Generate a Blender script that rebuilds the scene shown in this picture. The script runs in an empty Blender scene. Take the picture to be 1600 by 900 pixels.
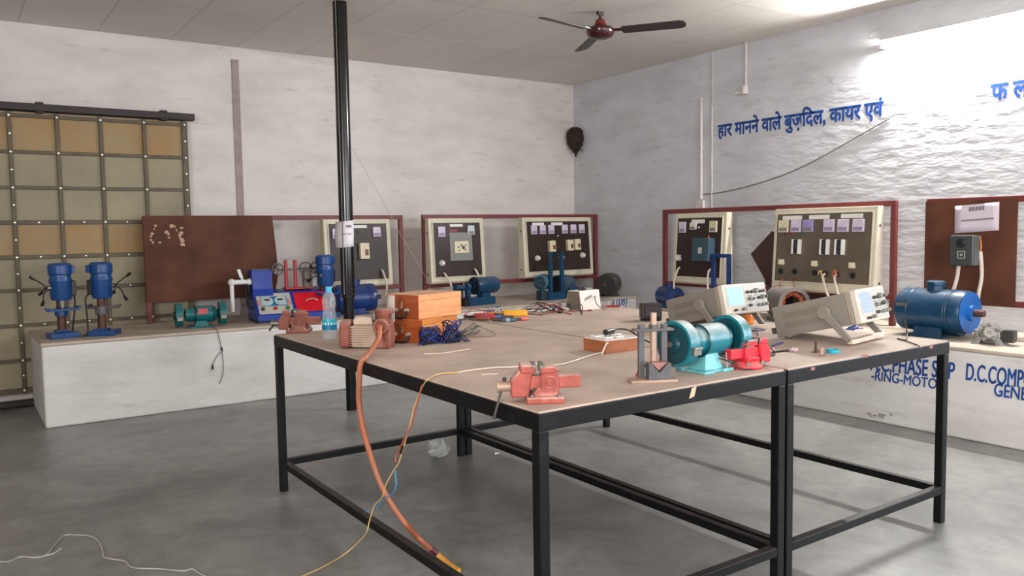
import bpy, bmesh, math, random
from mathutils import Vector, Matrix, Euler
PI = math.pi
random.seed(7)
S = bpy.context.scene
C = S.collection

# ------------------------------------------------------------------ camera
CAM = Vector((-6.62831, -8.13863, 1.45))
FPX, YAW, PIT, ROL = 1266.63, 0.605535, -0.071594, -0.015246
FW = Vector((math.sin(YAW)*math.cos(PIT), math.cos(YAW)*math.cos(PIT), math.sin(PIT)))
_r = Vector((math.cos(YAW), -math.sin(YAW), 0)); _u = _r.cross(FW)
RT = _r*math.cos(ROL) + _u*math.sin(ROL)
UP = -_r*math.sin(ROL) + _u*math.cos(ROL)
cd = bpy.data.cameras.new('camera'); cam = bpy.data.objects.new('camera', cd); C.objects.link(cam)
cd.sensor_width = 36; cd.lens = FPX/1600*36; cd.clip_start = .05
m3 = Matrix((RT, UP, -FW)).transposed()
cam.matrix_world = Matrix.Translation(CAM) @ m3.to_4x4()
S.camera = cam

# ------------------------------------------------------------------ light and exposure
S.view_settings.view_transform = 'Standard'; S.view_settings.look = 'None'
S.view_settings.exposure = 0.33; S.view_settings.gamma = 1.0
S.view_settings.use_curve_mapping = False
S.cycles.use_denoising = True
S.cycles.max_bounces = 8; S.cycles.diffuse_bounces = 5
S.cycles.sample_clamp_indirect = 4
W = bpy.data.worlds.new('sky'); S.world = W; W.use_nodes = True
W.node_tree.nodes['Background'].inputs[0].default_value = (.75, .86, 1, 1)
W.node_tree.nodes['Background'].inputs[1].default_value = 1.6

def area(name, loc, direction, sx, sy, power, col):
    l = bpy.data.lights.new(name, 'AREA'); l.shape = 'RECTANGLE'; l.size = sx; l.size_y = sy
    l.energy = power; l.color = col
    o = bpy.data.objects.new(name, l); C.objects.link(o); o.location = loc
    o.rotation_euler = Vector(direction).to_track_quat('-Z', 'Y').to_euler()
    return o
# daylight through the window openings behind the camera (front wall) and further along the right wall
area('daylight_front', (-3.2, -12.02, 1.95), (0, 1, 0), 4.2, 1.9, 140, (1, .965, .93))
area('daylight_right', (.10, -9.2, 1.9), (-1, 0, -.1), 2.6, 1.8, 120, (.88, .94, 1))
area('added_fill_left', (-9.7, -9.6, 2.0), (1, 0, 0), 2.4, 1.6, 300, (1, .97, .93))  # fill added to brighten the right wall, set in an invented left window
TUBE_POWER = 800

# ------------------------------------------------------------------ measuring helpers: pixel of the photo -> point on a known plane
T = .89      # workbench top
BZ = .65     # top of the masonry bench along the back wall (the right one is a little lower)
def _ray(px, py): return FW*FPX + RT*(px-800) + UP*(450-py)
def _hit(px, py, ax, v):
    d = _ray(px, py); return CAM + d*((v-CAM[ax])/d[ax])
def PX(px, py, v): return _hit(px, py, 0, v)
def PY(px, py, v): return _hit(px, py, 1, v)
def PZ(px, py, v): return _hit(px, py, 2, v)
FACE = -YAW    # yaw that turns a thing's front towards the camera heading

# ------------------------------------------------------------------ materials
def lin(c):
    return tuple(((v/255)/12.92 if v/255 <= .04045 else ((v/255+.055)/1.055)**2.4) for v in c)
_mats = {}
def M(name, rgb, rough=.6, metal=0, var=.12, scale=8, bump=0, bscale=40, dust=None, dustamt=.6, rgb2=None, stretch=(1,1,1), spec=.5):
    if name in _mats: return _mats[name]
    m = bpy.data.materials.new(name); m.use_nodes = True; _mats[name] = m
    nt = m.node_tree; N = nt.nodes; L = nt.links; bs = N['Principled BSDF']
    bs.inputs['Roughness'].default_value = rough; bs.inputs['Metallic'].default_value = metal
    bs.inputs['Specular IOR Level'].default_value = spec
    a = lin(rgb); b = lin(rgb2) if rgb2 else tuple(min(1, v*(1-2*var)) for v in a)
    a = tuple(min(1, v*(1+var*.6)) for v in a)
    tc = N.new('ShaderNodeTexCoord'); mp = N.new('ShaderNodeMapping'); mp.inputs['Scale'].default_value = stretch
    L.new(tc.outputs['Object'], mp.inputs[0])
    nz = N.new('ShaderNodeTexNoise'); nz.inputs['Scale'].default_value = scale; nz.inputs['Detail'].default_value = 6
    nz.inputs['Roughness'].default_value = .62
    L.new(mp.outputs[0], nz.inputs['Vector'])
    rp = N.new('ShaderNodeValToRGB'); rp.color_ramp.elements[0].position = .33; rp.color_ramp.elements[1].position = .67
    rp.color_ramp.elements[0].color = (*b, 1); rp.color_ramp.elements[1].color = (*a, 1)
    L.new(nz.outputs['Fac'], rp.inputs[0]); col = rp.outputs[0]
    if dust:
        g = N.new('ShaderNodeNewGeometry'); sp = N.new('ShaderNodeSeparateXYZ'); L.new(g.outputs['Normal'], sp.inputs[0])
        n2 = N.new('ShaderNodeTexNoise'); n2.inputs['Scale'].default_value = 14; n2.inputs['Detail'].default_value = 5
        L.new(tc.outputs['Object'], n2.inputs['Vector'])
        ad = N.new('ShaderNodeMath'); ad.operation = 'MULTIPLY_ADD'; ad.inputs[1].default_value = .9; ad.inputs[2].default_value = -.1
        L.new(sp.outputs[2], ad.inputs[0])
        a2 = N.new('ShaderNodeMath'); a2.operation = 'MULTIPLY_ADD'; a2.inputs[1].default_value = 1.6; a2.inputs[2].default_value = -.85
        L.new(n2.outputs['Fac'], a2.inputs[0])
        s = N.new('ShaderNodeMath'); s.operation = 'ADD'; s.use_clamp = True; L.new(ad.outputs[0], s.inputs[0]); L.new(a2.outputs[0], s.inputs[1])
        k = N.new('ShaderNodeMath'); k.operation = 'MULTIPLY'; k.inputs[1].default_value = dustamt; L.new(s.outputs[0], k.inputs[0])
        mx = N.new('ShaderNodeMix'); mx.data_type = 'RGBA'; L.new(k.outputs[0], mx.inputs[0]); L.new(col, mx.inputs[6])
        mx.inputs[7].default_value = (*lin(dust), 1); col = mx.outputs[2]
    L.new(col, bs.inputs['Base Color'])
    if bump:
        n3 = N.new('ShaderNodeTexNoise'); n3.inputs['Scale'].default_value = bscale; n3.inputs['Detail'].default_value = 4
        L.new(mp.outputs[0], n3.inputs['Vector'])
        bp = N.new('ShaderNodeBump'); bp.inputs['Strength'].default_value = bump; bp.inputs['Distance'].default_value = .02
        L.new(n3.outputs['Fac'], bp.inputs['Height']); L.new(bp.outputs[0], bs.inputs['Normal'])
    return m

def m_wall(name, c1, c2, rough, bump, spec):
    m = bpy.data.materials.new(name); m.use_nodes = True; nt = m.node_tree; N = nt.nodes; L = nt.links; bs = N['Principled BSDF']
    bs.inputs['Roughness'].default_value = rough; bs.inputs['Specular IOR Level'].default_value = spec
    tc = N.new('ShaderNodeTexCoord')
    mp = N.new('ShaderNodeMapping'); mp.inputs['Scale'].default_value = (.8, .8, 2.2); L.new(tc.outputs['Object'], mp.inputs[0])
    n = N.new('ShaderNodeTexNoise'); n.inputs['Scale'].default_value = 2.0; n.inputs['Detail'].default_value = 8; n.inputs['Roughness'].default_value = .6
    L.new(mp.outputs[0], n.inputs['Vector'])
    rp = N.new('ShaderNodeValToRGB'); rp.color_ramp.elements[0].position = .35; rp.color_ramp.elements[1].position = .6
    rp.color_ramp.elements[0].color = (*lin(c2), 1); rp.color_ramp.elements[1].color = (*lin(c1), 1)
    L.new(n.outputs['Fac'], rp.inputs[0])
    # sparse grey smudges
    mp2 = N.new('ShaderNodeMapping'); mp2.inputs['Scale'].default_value = (1.2, 1.2, 5); L.new(tc.outputs['Object'], mp2.inputs[0])
    n2 = N.new('ShaderNodeTexNoise'); n2.inputs['Scale'].default_value = 2.6; n2.inputs['Detail'].default_value = 7; L.new(mp2.outputs[0], n2.inputs['Vector'])
    r2 = N.new('ShaderNodeValToRGB'); r2.color_ramp.elements[0].position = .62; r2.color_ramp.elements[1].position = .78
    r2.color_ramp.elements[0].color = (0, 0, 0, 1); r2.color_ramp.elements[1].color = (.45, .45, .45, 1); L.new(n2.outputs['Fac'], r2.inputs[0])
    mx = N.new('ShaderNodeMix'); mx.data_type = 'RGBA'; L.new(r2.outputs[0], mx.inputs[0]); L.new(rp.outputs[0], mx.inputs[6])
    mx.inputs[7].default_value = (*lin((128, 118, 114)), 1); L.new(mx.outputs[2], bs.inputs['Base Color'])
    mp3 = N.new('ShaderNodeMapping'); mp3.inputs['Scale'].default_value = (1, 1, 2.6); L.new(tc.outputs['Object'], mp3.inputs[0])
    n3 = N.new('ShaderNodeTexNoise'); n3.inputs['Scale'].default_value = 4.5; n3.inputs['Detail'].default_value = 4; L.new(mp3.outputs[0], n3.inputs['Vector'])
    bp = N.new('ShaderNodeBump'); bp.inputs['Strength'].default_value = bump; bp.inputs['Distance'].default_value = .06
    L.new(n3.outputs['Fac'], bp.inputs['Height']); L.new(bp.outputs[0], bs.inputs['Normal'])
    return m

def m_ceiling():
    m = bpy.data.materials.new('ceiling_board'); m.use_nodes = True; nt = m.node_tree; N = nt.nodes; L = nt.links; bs = N['Principled BSDF']
    bs.inputs['Roughness'].default_value = .55
    tc = N.new('ShaderNodeTexCoord')
    br = N.new('ShaderNodeTexBrick'); br.offset = 0; br.inputs['Scale'].default_value = 1
    br.inputs['Brick Width'].default_value = .605; br.inputs['Row Height'].default_value = 1.21
    br.inputs['Mortar Size'].default_value = .009; br.inputs['Mortar Smooth'].default_value = .6
    br.inputs['Color1'].default_value = (*lin((238, 233, 227)), 1); br.inputs['Color2'].default_value = (*lin((232, 226, 219)), 1)
    br.inputs['Mortar'].default_value = (*lin((208, 201, 194)), 1)
    L.new(tc.outputs['Object'], br.inputs['Vector'])
    n = N.new('ShaderNodeTexNoise'); n.inputs['Scale'].default_value = .9; n.inputs['Detail'].default_value = 5; L.new(tc.outputs['Object'], n.inputs['Vector'])
    mx = N.new('ShaderNodeMix'); mx.data_type = 'RGBA'; mx.blend_type = 'MULTIPLY'; mx.inputs[0].default_value = .35
    L.new(br.outputs['Color'], mx.inputs[6]); L.new(n.outputs['Color'], mx.inputs[7])
    n2 = N.new('ShaderNodeRGBToBW'); L.new(n.outputs['Color'], n2.inputs[0]); L.new(n2.outputs[0], mx.inputs[7])
    L.new(mx.outputs[2], bs.inputs['Base Color'])
    return m

def m_floor():
    m = bpy.data.materials.new('concrete_floor'); m.use_nodes = True; nt = m.node_tree; N = nt.nodes; L = nt.links; bs = N['Principled BSDF']
    bs.inputs['Roughness'].default_value = .38; bs.inputs['Specular IOR Level'].default_value = .6
    tc = N.new('ShaderNodeTexCoord')
    n = N.new('ShaderNodeTexNoise'); n.inputs['Scale'].default_value = 1.1; n.inputs['Detail'].default_value = 9; n.inputs['Roughness'].default_value = .62; n.inputs['Distortion'].default_value = .6
    L.new(tc.outputs['Object'], n.inputs['Vector'])
    rp = N.new('ShaderNodeValToRGB'); rp.color_ramp.elements[0].position = .3; rp.color_ramp.elements[1].position = .72
    rp.color_ramp.elements[0].color = (*lin((108, 107, 104)), 1); rp.color_ramp.elements[1].color = (*lin((160, 159, 156)), 1)
    L.new(n.outputs['Fac'], rp.inputs[0])
    nf = N.new('ShaderNodeTexNoise'); nf.inputs['Scale'].default_value = 5.5; nf.inputs['Detail'].default_value = 10; nf.inputs['Roughness'].default_value = .7; nf.inputs['Distortion'].default_value = .8
    L.new(tc.outputs['Object'], nf.inputs['Vector'])
    rf = N.new('ShaderNodeValToRGB'); rf.color_ramp.elements[0].position = .3; rf.color_ramp.elements[1].position = .7
    rf.color_ramp.elements[0].color = (.62, .62, .62, 1); rf.color_ramp.elements[1].color = (1.15, 1.15, 1.14, 1); L.new(nf.outputs['Fac'], rf.inputs[0])
    mf = N.new('ShaderNodeMix'); mf.data_type = 'RGBA'; mf.blend_type = 'MULTIPLY'; mf.inputs[0].default_value = .75
    L.new(rp.outputs[0], mf.inputs[6]); L.new(rf.outputs[0], mf.inputs[7]); rp = mf
    n2 = N.new('ShaderNodeTexNoise'); n2.inputs['Scale'].default_value = 26; n2.inputs['Detail'].default_value = 4; L.new(tc.outputs['Object'], n2.inputs['Vector'])
    r2 = N.new('ShaderNodeValToRGB'); r2.color_ramp.elements[0].position = .68; r2.color_ramp.elements[1].position = .8
    r2.color_ramp.elements[0].color = (0, 0, 0, 1); r2.color_ramp.elements[1].color = (.3, .3, .3, 1); L.new(n2.outputs['Fac'], r2.inputs[0])
    mx = N.new('ShaderNodeMix'); mx.data_type = 'RGBA'; L.new(r2.outputs[0], mx.inputs[0]); L.new(rp.outputs[2], mx.inputs[6])
    mx.inputs[7].default_value = (*lin((190, 186, 178)), 1); L.new(mx.outputs[2], bs.inputs['Base Color'])
    bp = N.new('ShaderNodeBump'); bp.inputs['Strength'].default_value = .12; L.new(n.outputs['Fac'], bp.inputs['Height']); L.new(bp.outputs[0], bs.inputs['Normal'])
    return m

def m_fibre():   # mottled translucent fibreglass sheet of the sliding door
    m = bpy.data.materials.new('fibreglass_sheet'); m.use_nodes = True; nt = m.node_tree; N = nt.nodes; L = nt.links; bs = N['Principled BSDF']
    bs.inputs['Roughness'].default_value = .55
    tc = N.new('ShaderNodeTexCoord')
    mp = N.new('ShaderNodeMapping'); mp.inputs['Scale'].default_value = (1, 1, 1); L.new(tc.outputs['Object'], mp.inputs[0])
    n = N.new('ShaderNodeTexNoise'); n.inputs['Scale'].default_value = 1.6; n.inputs['Detail'].default_value = 6; n.inputs['Roughness'].default_value = .6
    L.new(mp.outputs[0], n.inputs['Vector'])
    rp = N.new('ShaderNodeValToRGB'); e = rp.color_ramp.elements
    e[0].position = .3; e[0].color = (*lin((132, 125, 103)), 1); e[1].position = .7; e[1].color = (*lin((160, 150, 122)), 1)
    L.new(n.outputs['Fac'], rp.inputs[0])
    # amber bands across two rows of the sheets
    sp = N.new('ShaderNodeSeparateXYZ'); L.new(tc.outputs['Object'], sp.inputs[0])
    n2 = N.new('ShaderNodeTexNoise'); n2.inputs['Scale'].default_value = 3.4; n2.inputs['Detail'].default_value = 5; L.new(tc.outputs['Object'], n2.inputs['Vector'])
    def band(lo, hi):
        a = N.new('ShaderNodeMapRange'); a.inputs['From Min'].default_value = lo; a.inputs['From Max'].default_value = lo+.03; L.new(sp.outputs[2], a.inputs[0])
        b = N.new('ShaderNodeMapRange'); b.inputs['From Min'].default_value = hi; b.inputs['From Max'].default_value = hi-.03; L.new(sp.outputs[2], b.inputs[0])
        q = N.new('ShaderNodeMath'); q.operation = 'MULTIPLY'; L.new(a.outputs[0], q.inputs[0]); L.new(b.outputs[0], q.inputs[1]); return q.outputs[0]
    s = N.new('ShaderNodeMath'); s.operation = 'ADD'; L.new(band(2.16, 2.55), s.inputs[0]); L.new(band(1.26, 1.57), s.inputs[1])
    k = N.new('ShaderNodeMath'); k.operation = 'MULTIPLY'; L.new(s.outputs[0], k.inputs[0]); L.new(n2.outputs['Fac'], k.inputs[1])
    mx = N.new('ShaderNodeMix'); mx.data_type = 'RGBA'; L.new(k.outputs[0], mx.inputs[0]); L.new(rp.outputs[0], mx.inputs[6])
    mx.inputs[7].default_value = (*lin((164, 116, 40)), 1); L.new(mx.outputs[2], bs.inputs['Base Color'])
    return m

WALLB = m_wall('whitewashed_plaster', (219, 213, 210), (205, 198, 195), .5, .12, .4)
WALLR = m_wall('painted_brick_plaster', (202, 203, 208), (187, 187, 192), .42, .26, .32)
BENCHW = m_wall('bench_whitewash', (216, 214, 212), (200, 197, 195), .5, .12, .4)
CEIL = m_ceiling(); FLOOR = m_floor(); FIBRE = m_fibre()
BENCHT = M('dusty_bench_top', (190, 176, 162), .8, 0, .1, 5, .1)
BLACK = M('black_enamel', (8, 8, 10), .42, 0, .15, 9, .03, 60, dust=(110, 102, 98), dustamt=.26, spec=.26)
BLACKG = M('gloss_black_enamel', (16, 15, 16), .16, 0, .1, 6)
TTOP = M('dusty_brown_board', (190, 170, 156), .7, 0, .08, 3.5, .06, 30, rgb2=(166, 146, 132))
MAROON = M('maroon_paint', (112, 48, 48), .45, 0, .1, 12)
BOARD = M('brown_laminate', (98, 60, 44), .6, 0, .1, 2.5, rgb2=(72, 42, 32), spec=.2)
BEIGE = M('cream_enamel', (206, 198, 178), .4, 0, .05, 6)
BEIGEY = M('yellowed_cream_enamel', (186, 180, 138), .45, 0, .06, 6)
DARKF = M('dark_brown_bakelite', (52, 40, 36), .32, 0, .1, 3, spec=.3)
OLIVEF = M('dusty_olive_bakelite', (96, 86, 74), .35, 0, .12, 4)
WHITE = M('white_plastic', (226, 222, 216), .35, 0, .03, 10)
LILAC = M('pale_lilac_plastic', (206, 194, 214), .3, 0, .04, 10)
CREAMP = M('cream_plastic', (214, 204, 176), .4, 0, .05, 12)
REDL = M('red_lens', (130, 40, 36), .25, 0, .05); GREENL = M('green_lens', (40, 120, 84), .25, 0, .05); ORANL = M('orange_lens', (176, 84, 34), .25, 0, .05)
BLKP = M('black_plastic', (24, 23, 24), .4, 0, .1)
RUB = M('black_rubber', (30, 28, 28), .6, 0, .1)
DRBLUE = M('drill_blue_enamel', (16, 70, 132), .32, 0, .12, 8, .03, 30, dust=(130, 132, 134), dustamt=.2)
BLUE = M('blue_enamel', (6, 60, 94), .32, 0, .12, 8, .03, 30, dust=(130, 132, 134), dustamt=.22)
DBLUE = M('dark_blue_enamel', (16, 50, 112), .3, 0, .12, 8, dust=(120, 124, 134), dustamt=.2)
NAVY = M('navy_enamel', (22, 52, 108), .35, 0, .1, 8)
TRBLUE = M('royal_blue_enamel', (16, 52, 148), .3, 0, .06, 8)
TEAL = M('teal_enamel', (8, 118, 132), .32, 0, .1, 7, .04, 40, dust=(206, 208, 204), dustamt=.9)
TEALB = M('bench_teal_enamel', (8, 100, 104), .35, 0, .1, 7, dust=(110, 140, 138), dustamt=.3)
LTEAL = M('pale_teal_enamel', (108, 184, 190), .4, 0, .12, 9)
DTEAL = M('dark_shaded_teal', (6, 62, 72), .28, 0, .12, 7)  # also carries the shade of the grinder guards' left faces
RED = M('red_paint', (206, 34, 50), .38, 0, .08, 10, dust=(200, 160, 150), dustamt=.45)
REDB = M('bright_red_paint', (206, 16, 36), .35, 0, .05, 10)
VRED = M('dusty_red_cast_iron', (168, 82, 72), .65, 0, .16, 26, .08, 60, dust=(202, 180, 170), dustamt=1.0)
VBRN = M('red_brown_cast_iron', (140, 78, 64), .6, 0, .14, 20, .08, 60, dust=(178, 150, 136), dustamt=.75)
RUST = M('rusty_brown_steel', (92, 58, 48), .55, .2, .2, 18)
STEEL = M('worn_steel', (150, 144, 138), .35, .8, .12, 18)
GSTEEL = M('grey_painted_steel', (92, 92, 98), .5, .2, .12, 16, dust=(170, 150, 138), dustamt=.6)
PSTEEL = M('pinkish_dusty_steel', (178, 150, 132), .45, .4, .1, 14)
ALU = M('cast_aluminium', (150, 150, 146), .45, .5, .2, 14, .1, 40)
OSC = M('grey_instrument_case', (126, 121, 112), .55, 0, .05, 5, dust=(150, 140, 130), dustamt=.4)
OSCF = M('pale_instrument_face', (184, 181, 174), .4, 0, .03, 8)
CYAN = M('cyan_screen_glass', (92, 178, 190), .15, 0, .03, 8)
PALEB = M('pale_blue_screen_glass', (160, 178, 200), .15, 0, .03, 8)
DGREY = M('dark_grey_plastic', (66, 64, 62), .5, 0, .1)
MGREY = M('mid_grey_plastic', (126, 122, 116), .5, 0, .1)
WOODO = M('orange_varnished_wood', (214, 132, 62), .32, 0, .14, 5, .04, 30, stretch=(1, 1, 7))
WOODL = M('light_varnished_wood', (226, 158, 108), .3, 0, .12, 5, .04, 30, stretch=(1, 1, 7))
WOODD = M('shaded_varnished_wood', (160, 78, 40), .35, 0, .16, 5, .04, 30, stretch=(1, 1, 7))  # darker tone holds the shade of the boxes' left faces
PAPER = M('white_paper', (226, 222, 228), .8, 0, .04, 6, .1, 12)
PAPERL = M('lilac_white_paper', (206, 194, 208), .8, 0, .03, 6)
INK = M('grey_ink', (120, 112, 124), .8, 0, .05)
BPAINT = M('blue_brush_paint', (24, 72, 150), .5, 0, .25, 14)
NEST = M('dark_brown_straw', (60, 44, 36), .95, 0, .35, 40, .8, 60)
WCABLE = M('white_cable', (214, 200, 186), .45, 0, .05)
GCABLE = M('grey_cable', (112, 108, 102), .55, 0, .1)
BCABLE = M('black_cable', (28, 26, 28), .5, 0, .1)
BLCABLE = M('blue_cable', (34, 56, 140), .4, 0, .15, 30)
RCABLE = M('red_cable', (176, 32, 36), .45, 0, .1)
HOSE = M('orange_brown_hose', (172, 98, 66), .42, 0, .1, 5, rgb2=(160, 104, 82))
HOSEY = M('yellow_hose_end', (206, 148, 62), .4, 0, .12, 20)
TAPE = M('maroon_tape', (86, 22, 34), .35, 0, .1)
YEL = M('yellow_plastic', (232, 168, 32), .4, 0, .08)
YELW = M('yellow_cable', (206, 174, 112), .45, 0, .06)
LBLUE = M('light_blue_cable', (70, 140, 190), .45, 0, .06)
PINKC = M('pink_red_cable', (190, 92, 80), .45, 0, .06)
ORAN = M('orange_plastic', (226, 118, 24), .4, 0, .08)
REDP = M('red_plastic', (200, 52, 50), .4, 0, .08)
BLP = M('blue_plastic', (60, 104, 176), .4, 0, .08)
CYANP = M('turquoise_plastic', (22, 164, 190), .35, 0, .06)
COPPER = M('copper_winding', (176, 92, 66), .45, .3, .2, 40)
PVC = M('white_pvc', (224, 222, 222), .3, 0, .03)
CONDUIT = M('painted_conduit', (208, 200, 198), .5, 0, .05)
FANBR = M('maroon_gloss_enamel', (64, 22, 22), .18, .1, .1, 6)
FANBL = M('dark_brown_blade', (56, 48, 46), .45, 0, .1, 6)
FANBL2 = FANBL
RAILM = M('dark_maroon_rail', (40, 24, 26), .5, 0, .1)
DOORM = M('dark_bronze_frame', (92, 82, 64), .5, .2, .15, 8)
SCREW = M('bright_screw_head', (226, 220, 208), .25, .6, .05)
GROOVE = M('step_shade_strip', (166, 150, 148), .8, 0, .12, 8)  # darker tone stands in for the shaded edge of the wall step
CHIP = M('bare_wood_chip', (206, 178, 150), .8, 0, .1)

def m_bottle():
    m = bpy.data.materials.new('clear_plastic'); m.use_nodes = True; nt = m.node_tree; N = nt.nodes; L = nt.links
    for n in list(N):
        if n.type == 'BSDF_PRINCIPLED': N.remove(n)
    out = [n for n in N if n.type == 'OUTPUT_MATERIAL'][0]
    t = N.new('ShaderNodeBsdfTransparent'); t.inputs[0].default_value = (.9, .93, .95, 1)
    g = N.new('ShaderNodeBsdfGlossy'); g.inputs['Roughness'].default_value = .06
    d = N.new('ShaderNodeBsdfDiffuse'); d.inputs[0].default_value = (.75, .8, .85, 1)
    lw = N.new('ShaderNodeLayerWeight'); lw.inputs[0].default_value = .35
    a = N.new('ShaderNodeMixShader'); L.new(lw.outputs['Facing'], a.inputs[0]); L.new(t.outputs[0], a.inputs[1]); L.new(g.outputs[0], a.inputs[2])
    b = N.new('ShaderNodeMixShader'); b.inputs[0].default_value = .16; L.new(a.outputs[0], b.inputs[1]); L.new(d.outputs[0], b.inputs[2])
    L.new(b.outputs[0], out.inputs[0]); return m
CLEAR = m_bottle()
def m_emit(name, col, st):
    m = bpy.data.materials.new(name); m.use_nodes = True; b = m.node_tree.nodes['Principled BSDF']
    b.inputs['Base Color'].default_value = (.9, .9, .9, 1); b.inputs['Emission Color'].default_value = (*col, 1); b.inputs['Emission Strength'].default_value = st
    return m
GLOW = m_emit('lit_tube', (1, .99, .95), TUBE_POWER)

# ------------------------------------------------------------------ geometry collector
class B:
    def __init__(s): s.bm = bmesh.new(); s.X = Matrix.Identity(4)
    def _add(s, vs, fs):
        v = [s.bm.verts.new(s.X @ Vector(p)) for p in vs]
        for f in fs:
            try: s.bm.faces.new([v[i] for i in f])
            except ValueError: pass
        return s
    def box(s, cx, cy, cz, sx, sy, sz, rot=None, taper=1):
        P = []
        R = Euler(rot).to_matrix() if rot else Matrix.Identity(3)
        for z in (-.5, .5):
            k = taper if z > 0 else 1
            for x, y in ((-.5, -.5), (.5, -.5), (.5, .5), (-.5, .5)):
                P.append(Vector((cx, cy, cz)) + R @ Vector((x*sx*k, y*sy*k, z*sz)))
        return s._add(P, [(3, 2, 1, 0), (4, 5, 6, 7), (0, 1, 5, 4), (1, 2, 6, 5), (2, 3, 7, 6), (3, 0, 4, 7)])
    def bb(s, x0, x1, y0, y1, z0, z1): return s.box((x0+x1)/2, (y0+y1)/2, (z0+z1)/2, x1-x0, y1-y0, z1-z0)
    def lathe(s, prof, origin=(0, 0, 0), axis=(0, 0, 1), n=24, cap=True, arc=None):
        a = Vector(axis).normalized(); q = a.to_track_quat('Z', 'Y').to_matrix(); o = Vector(origin)
        P = []; F = []; k = len(prof)
        nn = n if not arc else n+1
        for i in range(nn):
            t = 2*PI*i/n if not arc else arc[0]+(arc[1]-arc[0])*i/n
            for r, z in prof: P.append(o + q @ Vector((r*math.cos(t), r*math.sin(t), z)))
        for i in range(n):
            j = (i+1) % nn
            for h in range(k-1): F.append((i*k+h, j*k+h, j*k+h+1, i*k+h+1))
        if cap and not arc:
            F.append(tuple(i*k for i in reversed(range(n)))); F.append(tuple(i*k+k-1 for i in range(n)))
        return s._add(P, F)
    def cyl(s, p0, p1, r0, r1=None, n=16):
        p0 = Vector(p0); p1 = Vector(p1); d = p1-p0
        return s.lathe([(r0, 0), (r0 if r1 is None else r1, d.length)], p0, d, n)
    def tube(s, pts, r, n=8, smooth=True, sub=5):
        P = [Vector(p) for p in pts]
        if smooth and len(P) > 2:
            Q = []
            for i in range(len(P)-1):
                a = P[max(0, i-1)]; b = P[i]; c = P[i+1]; d = P[min(len(P)-1, i+2)]
                for k in range(sub):
                    t = k/sub
                    Q.append(.5*((2*b)+(c-a)*t+(2*a-5*b+4*c-d)*t*t+(3*b-a-3*c+d)*t*t*t))
            Q.append(P[-1]); P = Q
        k = len(P); V = []; F = []
        up = Vector((0, 0, 1)); prev = None
        for i in range(k):
            t = (P[min(k-1, i+1)]-P[max(0, i-1)])
            if t.length < 1e-9: t = Vector((0, 0, 1))
            t.normalize()
            if prev is None:
                x = t.cross(up)
                if x.length < .1: x = t.cross(Vector((1, 0, 0)))
            else: x = prev - t*prev.dot(t)
            if x.length < 1e-6: x = t.orthogonal()
            x.normalize(); y = t.cross(x); prev = x
            for j in range(n):
                a = 2*PI*j/n; V.append(P[i]+x*math.cos(a)*r+y*math.sin(a)*r)
        for i in range(k-1):
            for j in range(n):
                F.append((i*n+j, i*n+(j+1) % n, (i+1)*n+(j+1) % n, (i+1)*n+j))
        F.append(tuple(reversed(range(n)))); F.append(tuple((k-1)*n+j for j in range(n)))
        return s._add(V, F)
    def prism(s, poly, ext):
        e = Vector(ext); P = [Vector(p) for p in poly]; n = len(P)
        V = P+[p+e for p in P]
        F = [tuple(reversed(range(n))), tuple(range(n, 2*n))]+[(i, (i+1) % n, n+(i+1) % n, n+i) for i in range(n)]
        return s._add(V, F)
    def ball(s, c, rx, ry=None, rz=None, n=16):
        ry = ry or rx; rz = rz or rx; c = Vector(c)
        k = n//2; V = [c+Vector((0, 0, -rz))]; F = []
        for i in range(1, k):
            t = -PI/2+PI*i/k
            for j in range(n):
                a = 2*PI*j/n; V.append(c+Vector((rx*math.cos(t)*math.cos(a), ry*math.cos(t)*math.sin(a), rz*math.sin(t))))
        V.append(c+Vector((0, 0, rz)))
        for j in range(n): F.append((0, 1+(j+1) % n, 1+j)); F.append((len(V)-1, 1+(k-2)*n+j, 1+(k-2)*n+(j+1) % n))
        for i in range(k-2):
            for j in range(n): F.append((1+i*n+j, 1+i*n+(j+1) % n, 1+(i+1)*n+(j+1) % n, 1+(i+1)*n+j))
        return s._add(V, F)
    def torus(s, c, R, r, axis=(0, 0, 1), n=24, k=8, arc=2*PI):
        q = Vector(axis).to_track_quat('Z', 'Y').to_matrix()
        full = arc > 6.28; nn = n if full else n+1
        pts = [Vector(c)+q @ Vector((R*math.cos(arc*i/n), R*math.sin(arc*i/n), 0)) for i in range(nn)]
        if full: pts.append(pts[0])
        return s.tube(pts, r, k, smooth=False)
    def build(s, name, mat, parent=None, bevel=0, smooth=35, seg=2):
        bmesh.ops.recalc_face_normals(s.bm, faces=s.bm.faces)
        me = bpy.data.meshes.new(name); s.bm.to_mesh(me); s.bm.free()
        o = bpy.data.objects.new(name, me); C.objects.link(o); me.materials.append(mat)
        if parent: o.parent = parent
        if smooth:
            for p in me.polygons: p.use_smooth = True
            me.set_sharp_from_angle(angle=math.radians(smooth))
        if bevel:
            b = o.modifiers.new('bevel', 'BEVEL'); b.width = bevel; b.segments = seg; b.limit_method = 'ANGLE'; b.angle_limit = math.radians(40)
            b.harden_normals = False
        return o

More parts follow.
